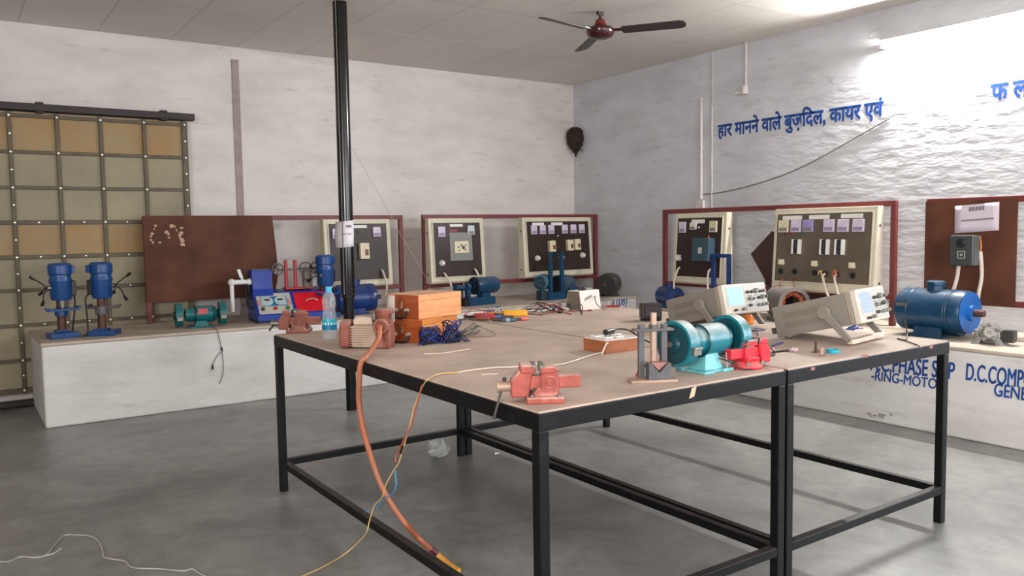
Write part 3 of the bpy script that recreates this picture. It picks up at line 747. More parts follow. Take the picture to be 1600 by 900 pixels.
def pcable(K, fu, fv, end, mid=None, r=.011, mat=WCABLE, name='cable'):
    x, y = K['uv'](fu, fv); p = K['X'] @ Vector((x, y, .006)); q = K['X'] @ Vector((x+.004, y-.03, .045))
    t = K['t']; Mi = (Matrix.Translation(t.location) @ Matrix.Rotation(t.rotation_euler.z, 4, 'Z')).inverted()
    e = Mi @ Vector(end); pts = [p, q]
    if mid:
        for m_ in mid: pts.append(Mi @ Vector(m_))
    else: pts.append(q.lerp(e, .55)+Vector((.012, -.03, 0)))
    pts.append(e)
    return B().tube(pts, r, 8).build(name, mat, t)

FY = -.26; PB = FY-.022
# P1 behind the pole (back bench)
lx = PY(507, 345, PB-.12).x; rx_ = PY(612, 345, PB-.13).x
P1 = panel('grey and cream control panel behind the black pole with one isolator switch', ((lx+rx_)/2, PB, .885), rx_-lx, .70, 0, side=-1)
P1['t'].children[0].data.materials[0] = BEIGE
wx = (rx_-lx)/2; b = B(); b.prism([(-wx-.0025, y, z) for y, z in ((-.002, .01), (-.105, .02), (-.075, .69), (-.002, .69))], (.0015, 0, 0)); lab(b.build('side_sheet', BEIGEY, P1['t'], smooth=0), 'yellow-green side')
add(P1, 'label', .5, .05, .2, .028); add(P1, 'meter', .82, .15, .085, .10, LILAC); add(P1, 'meter', .12, .17, .085, .10, LILAC); add(P1, 'lamp', .5, .145, mat=GREENL)
o = add(P1, 'breaker', .57, .49, .10, .165, CREAMP); add(P1, 'hole', .87, .84, .04)
pcable(P1, .87, .84, PY(602, 462, FY-.2))
# P2
FY = -.46; PB = FY-.022
lx = PY(671, 345, PB-.11).x; rx_ = PY(758, 345, PB-.13).x
P2 = panel('small control panel left in the corner frame with a clear sheet and big socket', ((lx+rx_)/2, PB, .885), rx_-lx, .70, 0)
add(P2, 'label', .49, .05, .16, .03); add(P2, 'meter', .16, .165, .085, .11, LILAC); add(P2, 'meter', .79, .145, .085, .10, M('pale_blue_plastic', (206, 214, 226), .3))
x, y = P2['uv'](.57, .46); b = B(); b.X = P2['X']; b.bb(x-.14, x+.14, y-.145, y+.16, .006, .012); cs = b.build('clear_sheet', M('greyed_acrylic_sheet', (140, 140, 136), .12, 0, .08, 6), P2['t'], smooth=0, bevel=.002)
b = B(); b.X = P2['X']; b.bb(x-.095, x+.085, y-.065, y+.065, .012, .03); so_ = b.build('socket_plate', CREAMP, cs, smooth=0, bevel=.004)
b = B(); b.X = P2['X']
for dx, dy, r in ((-.045, .0, .01), (-.01, .02, .012), (.015, -.005, .02), (.045, .02, .01), (.04, -.03, .01), (-.04, -.035, .008)): b.cyl((x+dx, y+dy, .03), (x+dx, y+dy, .032), r, n=12)
b.build('socket_holes', DGREY, cs, smooth=0)
x, y = P2['uv'](.42, .145); b = B(); b.X = P2['X']; b.bb(x-.045, x+.05, y-.012, y+.012, .006, .008); b.build('red_sticker', M('red_brown_sticker', (150, 44, 60), .5), P2['t'], smooth=0)
add(P2, 'knob', .14, .745, .06); add(P2, 'hole', .17, .93, .04); add(P2, 'hole', .83, .88, .04)
pcable(P2, .17, .93, PY(704, 456, FY-.2)); pcable(P2, .83, .88, PY(746, 446, FY-.15))
# P3
lx = PY(818, 342, PB-.11).x; rx_ = min(PY(927, 342, PB-.13).x, -.09)
P3 = panel('dark control panel in the corner with six lilac meters and three breakers', ((lx+rx_)/2, PB, .89), rx_-lx, .70, 0)
for fu in (.18, .48): add(P3, 'label', fu, .05, .17, .035)
for fu in (.105, .24, .375, .595, .735, .875): add(P3, 'meter', fu, .165-.01*fu, .082, .105, LILAC)
add(P3, 'lamp', .17, .29, mat=REDL); add(P3, 'lamp', .485, .295, mat=WHITE); add(P3, 'lamp', .785, .28, mat=GREENL)
for fu, fv in ((.36, .505), (.65, .495), (.77, .485)): add(P3, 'breaker', fu, fv, .085, .13, CREAMP)
for fu, fv in ((.14, .735), (.52, .735), (.87, .71)): add(P3, 'knob', fu, fv, .062)
add(P3, 'hole', .5, .92, .04); pcable(P3, .5, .93, PY(874, 455, FY-.18))
# right wall
PBX = FX-.022
a = PX(1052, 335, PBX-.11).y; e = PX(1133, 333, PBX-.11).y
P4 = panel('dark control panel on the right wall frame with a blue-grey starter box', (PBX, (a+e)/2, .875), a-e, .715, -PI/2)
add(P4, 'label', .47, .06, .17, .04); add(P4, 'meter', .13, .155, .085, .11, LILAC); add(P4, 'meter', .38, .135, .08, .07, WHITE); add(P4, 'lamp', .5, .16, mat=WHITE); add(P4, 'meter', .83, .15, .09, .11, CREAMP)
x, y = P4['uv'](.70, .54); b = B(); b.X = P4['X']; b.bb(x-.11, x+.11, y-.115, y+.115, .006, .11); bx = b.build('starter_box', M('blue_grey_enamel', (52, 78, 92), .35), P4['t'], smooth=0, bevel=.008)
b = B(); b.X = P4['X']; b.bb(x-.02, x+.025, y-.04, y+.02, .11, .114); b.build('button_plate', M('grey_white', (190, 184, 186), .4), bx, smooth=0)
b = B(); b.X = P4['X']; b.cyl((x+.06, y+.115, .06), (x+.06, y+.145, .06), .01, .003); b.build('cable_gland', REDP, bx)
add(P4, 'socket', .08, .69, .07, .07, WHITE); add(P4, 'hole', .1, .84, .04); add(P4, 'hole', .83, .86, .04)
pcable(P4, .1, .85, PX(1053, 452, PBX-.2)); pcable(P4, .81, .86, PX(1108, 460, PBX-.22))
a = PX(1207, 335, PBX-.12).y; e = PX(1368, 327, PBX-.12).y
P5 = panel('wide olive-faced control panel on the right wall frame with six meters', (PBX, (a+e)/2, .865), a-e, .735, -PI/2, face=OLIVEF, marg=(.035, .04, .05, .09))
for fu in (.17, .465, .80): add(P5, 'label', fu, .055-.01*fu, .2, .036)
for fu, m_ in ((.085, CREAMP), (.225, LILAC), (.355, M('violet_plastic', (160, 146, 200), .3)), (.58, LILAC), (.725, LILAC), (.875, LILAC)): add(P5, 'meter', fu, .18, .10, .105, m_)
for fu, m_ in ((.10, REDL), (.195, ORANL), (.29, GREENL)): add(P5, 'lamp', fu, .295, mat=m_)
for fu in (.245, .55, .705): add(P5, 'splitbreaker', fu, .485, .085, .13, WHITE)
for fu, fv in ((.085, .725), (.455, .735), (.84, .745)): add(P5, 'socket', fu, fv, .058, .058, CREAMP)
for fu, fv in ((.07, .855), (.23, .855), (.45, .86), (.56, .87), (.68, .87), (.84, .88)): add(P5, 'hole', fu, fv, .05)
c1 = pcable(P5, .56, .87, PX(1300, 476, PBX-.25)); c2 = pcable(P5, .68, .87, PX(1315, 472, PBX-.25))
def loose(K, fu, fv, d, mat):
    x, y = K['uv'](fu, fv); X = K['X']
    return B().tube([X @ Vector((x, y, .01)), X @ Vector((x+d*.3, y+.03, .05)), X @ Vector((x+d, y+.075, .06)), X @ Vector((x+d*1.4, y+.04, .07))], .004, 6).build('loose_wire', mat, K['t'])
loose(P5, .55, .95, .01, YELW); loose(P5, .57, .95, -.025, YELW); loose(P5, .66, .93, .03, M('orange_cable', (214, 120, 60), .45)); loose(P5, .69, .93, .02, PINKC)

# grey starter box on the board at the right edge
s0 = PX(1491, 368, FX-.1); s1 = PX(1526, 415, FX-.1)
st = thing('starter_box', 'dark grey motor starter box on the brown board under the pale notice', 'starter box', (FX-.034, (s0.y+s1.y)/2, s1.z), -PI/2)
w_, h_ = s0.y-s1.y, s0.z-s1.z
GST = M('dark_slate_enamel', (62, 68, 66), .35)
B().bb(-w_/2, w_/2, -.10, 0, 0, h_).build('body', M('slate_enamel', (96, 104, 104), .35), st, smooth=0, bevel=.006)
cv = B().bb(-w_/2-.003, w_/2+.003, -.125, -.101, -.003, h_+.003).build('cover', GST, st, smooth=0, bevel=.01)
B().lathe([(.034, 0), (.034, .008), (.02, .014), (.0, .014)], (0, -.125, h_*.76), (0, -1, 0), 20, cap=False).build('push_button', BLKP, st)
b = B(); z = h_*.36
for s in (-1, 1): b.bb(-.025, .025, -.128, -.125, z+s*.025-.003, z+s*.025+.003); b.bb(s*.025-.003, s*.025+.003, -.128, -.125, z-.025, z+.025)
b.bb(-.008, .008, -.129, -.125, z-.008, z+.008); b.build('button_label', M('label_grey', (170, 170, 160), .5), st, smooth=0)
Mi = (Matrix.Translation(st.location) @ Matrix.Rotation(-PI/2, 4, 'Z')).inverted()
def stc(pts, r, m, nm): return B().tube([Mi @ PX(x, y, xv) for x, y, xv in pts], r, 8).build(nm, m, st)
stc([(1498, 414, FX-.09), (1495, 435, FX-.1), (1487, 462, FX-.12), (1482, 480, FX-.12)], .014, WCABLE, 'cable')
stc([(1532, 393, FX-.06), (1534, 430, FX-.06), (1529, 460, FX-.08), (1528, 480, FX-.10), (1531, 505, FX-.10)], .014, WCABLE, 'cable')
stc([(1529, 369, FX-.07), (1532, 374, FX-.06), (1533, 384, FX-.06), (1532, 394, FX-.06)], .006, M('orange_cable', (214, 120, 60), .45), 'core_wire')

# ================================================================== machines on the back bench
BZ = .65
def drill(label, loc, rz, kind=0):
    t = thing('bench_drill', label, 'bench drill', loc, rz, 'small blue bench drills')
    b = B(); b.bb(-.105, .105, -.09, .09, 0, .042); b.bb(-.05, .05, -.01, .08, .042, .06); b.build('base_plate', DRBLUE, t, smooth=0, bevel=.006)
    B().cyl((0, .03, .05), (0, .03, .36), .033, .030, 18).build('column', RUST, t)
    b = B(); b.cyl((0, .03, .17), (0, .03, .235), .046, n=18); b.bb(-.11, .11, -.075, .02, .215, .232); b.bb(-.125, -.10, -.06, -.0, .226, .244); b.bb(.10, .128, -.06, 0, .228, .25); b.cyl((0, .08, .2), (0, .12, .2), .009)
    b.build('work_table', DRBLUE if kind == 0 else GSTEEL, t, smooth=40, bevel=.003)
    b = B(); b.lathe([(.0, .30), (.07, .30), (.077, .32), (.077, .43), (.083, .45), (.083, .46), (.077, .475), (.077, .5)], (0, 0, 0), n=26, cap=False); b.build('motor_head', DRBLUE, t)
    b = B(); b.lathe([(.078, .5), (.086, .505), (.086, .575), (.07, .592), (0, .595)], n=26, cap=False); b.bb(.04, .1, -.04, .05, .51, .57); b.build('belt_cover', DRBLUE, t, bevel=.004)
    B().bb(.072, .105, -.03, .03, .33, .45).build('switch_box', BLKP, t, smooth=0, bevel=.005)
    b = B(); b.cyl((0, -.02, .24), (0, -.02, .31), .02, .026, 14); b.cyl((0, -.02, .225), (0, -.02, .24), .008, n=10); b.build('chuck', STEEL, t)
    hb = B(); hb.cyl((-.075, -.02, .40), (-.10, -.02, .40), .016, n=12); hub = hb.build('feed_hub', STEEL, t)
    for q in ((-.19, -.03, .475), (-.145, -.08, .30), (-.12, .07, .36)):
        b = B(); b.tube([(-.095, -.02, .40), Vector((-.095, -.02, .40)).lerp(Vector(q), .5)+Vector((-.01, 0, .012)), q], .005, 6)
        d = (Vector(q)-Vector((-.095, -.02, .40))).normalized(); b.cyl(Vector(q)-d*.005, Vector(q)+d*.035, .010, .013, 10)
        b.build('feed_handle', BLKP, hub)
    B().tube([(.08, .03, .34), (.11, .05, .30), (.10, .06, .15), (.09, .09, .03), (.12, .1, .008), (.11, .13, .006)], .006, 6).build('power_cord', RUB, t)
    return t
p = PZ(100, 528, BZ); drill('blue bench drill at the far left end of the back bench, nearest the door edge', (p.x, p.y+.04, BZ), math.radians(8))
p = PZ(164, 524, BZ); drill('second blue bench drill from the left end, with a grey work table', (p.x, p.y+.04, BZ), PI-.5, 1)
p = PZ(531, 500, BZ); drill('blue bench drill half hidden by the black pole, beside the blue and red trainer', (p.x, max(p.y, -.9)+.06, BZ), .4)

def grinder(label, loc, rz, s=1, guard=TEAL, body=TEAL, ped=LTEAL, dark=DTEAL, hub=.098):
    t = thing('bench_grinder', label, 'bench grinder', loc, rz)
    h = hub*s
    b = B(); b.lathe([(.03*s, -.115*s), (.048*s, -.11*s), (.052*s, -.085*s), (.052*s, -.04*s), (.062*s, -.035*s), (.062*s, .085*s), (.056*s, .09*s), (.05*s, .11*s), (.03*s, .115*s)], (0, 0, h), (1, 0, 0), 30); b.build('motor_body', body, t)
    for x in (-.04, .085): B().torus((x*s, 0, h), .0615*s, .004*s, (1, 0, 0), 28, 6).build('body_band', dark, t)
    b = B(); k = s
    b.prism([(-.055*k, -.05*k, 0), (.055*k, -.05*k, 0), (.035*k, -.034*k, h-.04*k), (-.035*k, -.034*k, h-.04*k)], (0, .085*k, 0))
    for sx_ in (-1, 1):
        b.bb(sx_*.055*k-.03*k, sx_*.055*k+.03*k, -.075*k, -.04*k, 0, .012*k); b.bb(sx_*.055*k-.03*k, sx_*.055*k+.03*k, .04*k, .075*k, 0, .012*k)
    b.bb(-.075*k, .075*k, -.06*k, .06*k, 0, .01*k)
    b.build('pedestal', ped, t, smooth=0, bevel=.003)
    for sx_ in (-1, 1):
        x = sx_*.155*s; b = B()
        r = .088*s; w = .05*s
        # open-fronted guard: rim band plus inner disc
        b.lathe([(r-.004, -w/2), (r, -w/2), (r, w/2), (r-.004, w/2), (r-.004, -w/2)], (x, 0, h), (1, 0, 0), 40, cap=False)
        b.lathe([(0, sx_*w/2-.002*sx_), (r-.003, sx_*w/2-.002*sx_)], (x, 0, h), (1, 0, 0), 40, cap=False)
        b.lathe([(0, -sx_*w/2+.002*sx_), (r-.003, -sx_*w/2+.002*sx_)], (x, 0, h), (1, 0, 0), 40, cap=False)
        g = b.build('wheel_guard', guard, t)
        b = B(); b.lathe([(r*.86, 0), (r*.86, .002)], (x-w/2-.0012, 0, h), (1, 0, 0), 36); b.lathe([(.02*s, 0), (.036*s, .0), (.03*s, .012), (.0, .016)], (x-w/2-.002, 0, h), (-1, 0, 0), 24, cap=False)
        b.build('side_cover', dark, g)  # left faces only; their shade is put into the darker teal
        b = B(); b.bb(x-.02*s, x+.02*s, -r-.012*s, -r+.014*s, h-.035*s, h-.008*s); b.bb(x-.025*s, x+.02*s, -r-.02*s, -r+.006*s, h-.012*s, h-.004*s); b.build('tool_rest', STEEL, g, smooth=0, bevel=.002)
        b = B(); b.cyl((x-w/2-.022, 0, h), (x-w/2+.001, 0, h), .012*s, n=6); b.build('spindle_nut', STEEL, g, smooth=0)
    return t
c0 = PZ(318, 512, BZ)
g1 = grinder('small teal bench grinder with a red sticker on the back bench below the brown board', (c0.x, c0.y+.08, BZ), -.12, 1.14, TEALB, TEALB, TEALB)
b = B(); b.bb(-.03, .05, -.077, -.071, .12, .165); b.build('red_sticker', M('pink_red_sticker', (206, 84, 98), .4), g1, smooth=0)
pt = [(330, 505), (340, 519), (346, 545), (349, 570), (348, 585), (343, 600)]
b = B(); b.tube([PZ(330, 508, BZ+.006), PZ(337, 515, BZ+.006)+Vector((0, 0, .002))]+[PY(x, y, yf(-4.6)-.010) for x, y in pt[1:]], .003, 6)
b.tube([PY(347, 550, yf(-4.6)-.010), PY(339, 556, yf(-4.6)-.011), PY(332, 570, yf(-4.6)-.010)], .0028, 6)
cd1 = b.build('power_cord', GCABLE); cd1.parent = g1; cd1.matrix_parent_inverse = (Matrix.Translation(g1.location) @ Matrix.Rotation(g1.rotation_euler.z, 4, 'Z')).inverted()
b = B(); p = PY(332, 570, yf(-4.6)-.011); b.cyl(p, p+Vector((0, 0, -.04)), .006, .009, 10); p = PY(346, 545, yf(-4.6)-.011); b.cyl(p+Vector((0, 0, .015)), p+Vector((.005, 0, -.02)), .007, n=8)
o = b.build('wire_joint', RUB, cd1)

# blue trainer console with PVC outlet
c0 = PZ(455, 503, BZ)
def trainer():
    t = thing('trainer_console', 'royal blue sloping trainer console with a meter panel and a red panel', 'trainer', (c0.x+.07, -.76, BZ), -.10)
    w = .335
    b = B()
    pr = [(-.24, .02), (-.24, .07), (-.05, .262), (.2, .275), (.2, .02)]
    b.prism([(-w, y, z) for y, z in pr], (2*w, 0, 0)); b.build('console_body', TRBLUE, t, smooth=0, bevel=.006)
    b = B()
    pr = [(-.13, .10), (-.06, .30), (-.03, .47), (.16, .47), (.2, .1)]
    b.prism([(-w, y, z) for y, z in pr], (.18, 0, 0)); tw = b.build('tower', TRBLUE, t, smooth=0, bevel=.006)
    b = B(); b.bb(-w+.012, -w+.168, -.02, .15, .4705, .474); b.build('tower_lid', M('grey_green_dust', (124, 122, 108), .7), tw, smooth=0)
    b = B(); b.bb(-w+.002, w-.002, -.23, .19, 0, .0195); b.build('plinth', BLKP, t, smooth=0)
    # tilted face frame
    o = Vector((0, -.24, .07)); v = Vector((0, .19, .192)).normalized(); u = Vector((1, 0, 0)); n = u.cross(v)
    X = Matrix((u, v, n)).transposed().to_4x4(); X.translation = o
    b = B(); b.X = X; b.bb(-w+.02, -.01, .015, .255, 0, .004); mp = b.build('meter_panel', OSCF, t, smooth=0)
    b = B(); b.X = X; b.bb(.02, w-.02, .02, .25, 0, .005); rp = b.build('red_panel', REDB, t, smooth=0, bevel=.002)
    b = B(); b.X = X; b.tube([(.12, .14, .006), (.15, .15, .02), (.2, .15, .02), (.23, .14, .006)], .008, 8); b.build('pull_handle', PSTEEL, rp)
    b = B(); b.X = X; b.bb(-w+.055, -.05, .105, .215, .004, .007); db = b.build('display_block', M('teal_display', (24, 110, 150), .3), mp, smooth=0)
    for s in (-1, 1):
        cx = -w/2-.0+s*.058
        b = B(); b.X = X; b.lathe([(.052, 0), (.052, .003)], (cx, .16, .0072), (0, 0, 1), 22); b.bb(cx+s*.01, cx+s*.052, .11, .21, .0072, .0098); b.build('meter_window', M('pale_grey_display', (176, 196, 204), .3), mp)
        b = B(); b.X = X; b.bb(cx-.024, cx+.024, .165, .183, .0102, .0125); b.build('digit_display', M('dark_red_display', (74, 34, 38), .3), mp, smooth=0)
        for k in range(2):
            b = B(); b.X = X; xx = -w/2+s*(.128+.014*k); b.box(xx, .145, .005, .005, .09-.02*k, .002, (0, 0, .12*s)); b.build('red_stripe', REDB, mp, smooth=0)
    for dx, m_ in ((-.11, M('dark_green_button', (40, 84, 54), .4)), (0, M('red_button', (172, 44, 52), .4)), (.11, M('green_button', (30, 120, 66), .4))):
        b = B(); b.X = X; b.lathe([(.018, 0), (.018, .012), (.012, .016), (0, .016)], (-w/2+dx, .07, .004), (0, 0, 1), 16, cap=False); b.build('push_button', m_, mp)
    # red pipe stand with valves on top
    b = B(); b.bb(-.02, .24, .02, .14, .276, .29); b.build('red_tray', REDB, t, smooth=0, bevel=.003)
    for x in (.0, .085): B().cyl((x, .07, .29), (x, .07, .55), .016, n=14).build('red_riser', M('riser_red', (190, 40, 52), .35), t)
    b = B(); b.cyl((-.155, .06, .455), (.27, .06, .47), .010, n=10); b.cyl((-.1, .06, .42), (-.075, .06, .51), .026, .012, 10); b.build('steel_pipe', STEEL, t)
    for x, r in ((-.085, .05), (.175, .055), (.28, .055)):
        b = B(); b.torus((x, .03, .47), r, .007, (.25, 1, .1), 22, 6); b.bb(x-r, x+r, .027, .033, .467, .473); b.bb(x-.003, x+.003, .027, .033, .47-r, .47+r); b.cyl((x, .03, .47), (x, .07, .47), .012, n=8); b.build('hand_wheel', GSTEEL, t)
    b = B(); b.cyl((.185, .04, .29), (.185, .04, .36), .04, .045, 14); b.lathe([(.02, .36), (.045, .37), (.045, .44), (.02, .46)], (.185, .04, 0), n=14); b.build('strainer', M('dusty_grey_brown', (120, 108, 100), .6), t)
    b = B(); b.bb(.235, .285, .01, .05, .30, .40); b.build('white_block', WHITE, t, smooth=0, bevel=.003)
    b = B(); b.cyl((.33, .04, .29), (.33, .04, .35), .035, .025, 12); b.cyl((.33, .04, .35), (.33, .04, .38), .012, n=8); b.build('red_valve', REDB, t)
    b = B(); b.tube([(.345, .04, .335), (.37, .03, .315), (.385, .02, .325), (.40, .0, .34)], .010, 8); b.build('black_hose', RUB, t)
    # PVC outlet at the left with tap
    b = B(); z = .365; b.cyl((-w, .0, z), (-w-.16, .0, z), .022, n=16); b.ball((-w-.17, 0, z), .034, n=14); b.cyl((-w-.17, 0, z), (-w-.17, -.0, z-.265), .019, n=16); b.cyl((-w-.002, 0, z), (-w-.03, 0, z), .03, n=14); pv = b.build('outlet_pipe', PVC, t)
    b = B(); b.cyl((-w-.075, 0, z+.015), (-w-.085, -.01, z+.05), .012, n=10); b.prism([(-w-.07, -.02, z+.04), (-w-.10, -.02, z+.04), (-w-.125, -.02, z+.115), (-w-.095, -.02, z+.12)], (0, .014, 0)); b.build('tap_lever', PVC, pv, bevel=.004)
    b = B(); b.cyl((-w, .03, .2), (-w-.03, .03, .43), .012, n=8); b.tube([(-w-.02, .05, .42), (-w-.045, .03, .3), (-w-.04, 0, .16), (-w-.005, -.02, .12)], .008, 6); b.build('black_pipe', RUB, t)
    return t
trainer()

def motor(name, label, cat, loc, rz, r=.08, L=.3, m1=BLUE, m2=BLUE, zc=None, base=True, group=None, box=True):
    zc = zc or r+.02
    t = thing(name, label, cat, loc, rz, group)
    B().lathe([(r*.5, -L/2), (r*.9, -L/2+.004), (r, -L*.45), (r, L*.3), (r*.97, L*.31), (r*.97, L*.33), (r, L*.34), (r, L*.45), (r*.93, L*.5-.004), (r*.5, L/2)], (0, 0, zc), (1, 0, 0), 36).build('motor_body', m1, t)
    for x in (-L*.28, L*.27): B().torus((x, 0, zc), r*1.0, r*.025, (1, 0, 0), 32, 6).build('body_band', m1, t)
    if base:
        b = B()
        for s in (-1, 1):
            b.bb(-L*.28, L*.28, s*r*.72-r*.22, s*r*.72+r*.22, 0, .014); b.prism([(-L*.2, s*r*.62, .012), (-L*.2, s*r*.82, .012), (-L*.2, s*r*.6, zc-r*.55), (-L*.2, s*r*.35, zc-r*.7)], (L*.4, 0, 0))
        b.build('feet', m1, t, smooth=0, bevel=.003)
    if box:
        b = B(); b.lathe([(r*.38, 0), (r*.38, r*.26), (r*.42, r*.27), (r*.42, r*.42), (r*.3, r*.47), (0, r*.47)], (0, 0, zc+r*.92), (0, 0, 1), 20, cap=False); b.build('terminal_box', m1, t, bevel=.002)
    b = B(); b.cyl((L/2-.002, 0, zc), (L/2+r*.45, 0, zc), r*.17, n=14); b.build('shaft', RUST, t)
    return t
p = PZ(582, 495, BZ)
motor('electric_motor', 'dark blue motor behind the black pole and the wooden boxes', 'motor', (p.x, -.72, BZ), math.radians(-8), .135, .40, DBLUE)

# blue motor-generator set on the back bench
p = PZ(752, 477, BZ)
def pump_set():
    t = thing('motor_pump_set', 'blue motor on a blue base with a small cylinder at its left end', 'motor set', (p.x-.0, p.y+.09, BZ), math.radians(9))
    B().bb(-.17, .20, -.085, .085, 0, .085).build('base_box', BLUE, t, smooth=0, bevel=.004)
    B().bb(-.225, -.171, -.07, .07, 0, .075).build('base_end', BLKP, t, smooth=0, bevel=.004)
    B().lathe([(.05, -.14), (.088, -.135), (.092, -.12), (.092, .14), (.08, .165), (.05, .17)], (.11, 0, .205), (1, 0, 0), 32).build('motor_body', BLUE, t)
    b = B()
    for k in range(8):
        a = 2*PI*k/8; b.bb(-.034, -.026, .055*math.cos(a)-.014, .055*math.cos(a)+.014, .205+.055*math.sin(a)-.01, .205+.055*math.sin(a)+.01)
    b.torus((-.035, 0, .205), .085, .012, (1, 0, 0), 28, 6); b.torus((-.05, 0, .205), .045, .008, (1, 0, 0), 20, 6)
    b.build('fan_shield', M('near_black_blue', (16, 26, 40), .4), t)
    b = B(); b.bb(.04, .16, -.05, .05, .085, .135); b.build('motor_saddle', BLUE, t, smooth=0, bevel=.004)
    b = B(); b.bb(-.145, -.105, -.03, .03, .085, .22); b.cyl((-.15, 0, .2), (-.1, 0, .2), .04, n=16); b.build('bearing_stand', BLUE, t, bevel=.003)
    b = B(); b.lathe([(.035, -.30), (.038, -.297), (.038, -.28), (.031, -.275), (.031, -.17), (.02, -.165)], (0, 0, .195), (1, 0, 0), 22); b.build('small_cylinder', BLUE, t)
    B().cyl((-.2, 0, .075), (-.2, 0, .18), .012, n=10).build('support_rod', BLKP, t)
    b = B(); b.cyl((-.18, 0, .215), (-.18, 0, .26), .007, n=8); b.build('grease_nipple', STEEL, t)
    B().tube([(.285, .02, .15), (.3, 0, .125), (.27, -.03, .13)], .005, 6).build('lead_wire', RUB, t)
pump_set()

p = PZ(874, 468, BZ)
def load_set():
    t = thing('motor_generator_set', 'blue twin-machine set with two tall blue uprights beside the corner', 'motor set', (p.x-.01, p.y+.085, BZ), math.radians(3))
    B().bb(-.15, .105, -.085, .02, 0, .085).build('base_box', BLUE, t, smooth=0, bevel=.004)
    for x in (-.085, .085): B().bb(x-.02, x+.02, -.06, -.02, .0852, .54).build('upright', BLUE, t, smooth=0, bevel=.003)
    B().bb(-.065, .065, -.055, -.025, .515, .54).build('top_bar', M('near_black_blue', (16, 26, 40), .4), t, smooth=0)
    B().lathe([(.05, -.08), (.085, -.075), (.09, -.05), (.09, .08), (.07, .1)], (-.13, .05, .2), (.8, .55, 0), 28).build('motor_body', M('grey_teal_enamel', (30, 92, 116), .35, 0, .12, 9, dust=(150, 150, 148), dustamt=.3), t)
    b = B()
    for k in range(6):
        a = 2*PI*k/6; b.ball((-.205+.02*math.cos(a), -.005-.045*math.cos(a), .2+.06*math.sin(a)), .016, n=8)
    b.torus((-.21, -.005, .2), .055, .012, (.8, .55, 0), 20, 6); b.cyl((-.23, -.02, .2), (-.2, 0, .2), .02, n=10); b.build('end_spider', M('dark_slate_blue', (30, 52, 66), .4), t)
    b = B(); b.bb(-.235, -.15, -.07, .04, 0, .11); b.build('motor_foot', M('dark_slate_blue', (30, 52, 66), .4), t, smooth=0, bevel=.01)
    b = B(); b.lathe([(.09, -.10), (.112, -.095), (.112, .02), (.1, .03), (.1, .12), (.06, .14)], (.19, .06, .16), (.9, .2, 0), 30); b.build('dynamo_body', M('grey_blue_dusty', (62, 84, 100), .45, 0, .14, 9), t)
    b = B(); b.lathe([(.085, 0), (.098, 0), (.098, .012), (.085, .012)], (.085, .04, .16), (.9, .2, 0), 28, cap=False); b.lathe([(.0, .004), (.09, .004)], (.085, .04, .16), (.9, .2, 0), 28, cap=False); b.build('dynamo_face', M('black_face', (24, 24, 28), .4), t)
    b = B(); b.bb(.14, .28, -.05, .09, 0, .055); b.bb(.17, .31, -.08, .0, .10, .13); b.build('dynamo_foot', BLUE, t, smooth=0, bevel=.004)
load_set()
t = motor('electric_motor', 'dark brown-black motor with an open round end in the room corner', 'motor', (-.22, -.90, BZ), math.radians(215), .125, .26, M('brown_black_enamel', (54, 46, 44), .4, 0, .15, 8), box=False)
b = B(); b.lathe([(.075, 0), (.11, 0), (.11, .012), (.075, .012)], (.128, 0, .145), (1, 0, 0), 28, cap=False); b.lathe([(0, .003), (.08, .003)], (.128, 0, .145), (1, 0, 0), 24, cap=False); b.build('end_opening', BLKP, t)

# ================================================================== machines on the right bench
BZ = BR
q_ = PX(1046, 470, -.49); yR = q_.y
motor('electric_motor', 'navy motor with a domed body behind the left oscilloscope', 'motor', (q_.x, yR, BZ), math.radians(-104), .098, .28, NAVY)
y0 = PX(1115, 430, -.52).y; y1 = PX(1139, 430, -.52).y
t = thing('load_frame', 'narrow blue steel loading frame standing behind the left oscilloscope', 'frame', (-.52, (y0+y1)/2, BZ), -PI/2)
w_ = y0-y1; zz = PX(1138, 397, -.52).z-BZ
for s in (-1, 1): B().bb(s*w_/2-.018, s*w_/2+.018, -.018, .018, .0, zz-.035).build('upright', NAVY, t, smooth=0, bevel=.003)
B().bb(-w_/2-.018, w_/2+.018, -.018, .018, zz-.035, zz).build('top_bar', DBLUE, t, smooth=0, bevel=.003)
B().bb(-w_/2-.03, w_/2+.03, -.06, .06, 0, .05).build('base_box', NAVY, t, smooth=0, bevel=.004)

p = PX(1228, 480, -.55)
t = thing('motor_stator', 'grey open motor stator showing its copper windings, between the two oscilloscopes', 'motor', (-.62, PX(1229, 480, -.62).y, BZ), math.radians(-118))
SG = M('dusty_grey_casting', (112, 106, 102), .55, 0, .12, 10, dust=(170, 160, 152), dustamt=.5)
b = B(); r = .145; b.lathe([(r*.78, -.15), (r, -.15), (r, .15), (r*.78, .15), (r*.78, -.15)], (0, 0, r+.01), (1, 0, 0), 40, cap=False); b.build('shell', SG, t)
b = B(); b.lathe([(0, -.1), (r*.77, -.1)], (0, 0, r+.01), (1, 0, 0), 30, cap=False); b.build('back_plate', BLKP, t)
b = B(); b.torus((.10, 0, r+.01), r*.62, r*.13, (1, 0, 0), 30, 8)
rng = random.Random(9)
for k in range(26):
    a = 2*PI*k/26; b.torus((.10+rng.uniform(-.02, .03), r*.62*math.cos(a), r+.01+r*.62*math.sin(a)), r*.14, .006, (0, -math.sin(a), math.cos(a)), 10, 5)
b.build('winding', COPPER, t)
b = B()
for s in (-1, 1): b.bb(-.1, .1, s*.11-.03, s*.11+.03, 0, .03)
b.build('feet', SG, t, smooth=0, bevel=.004)
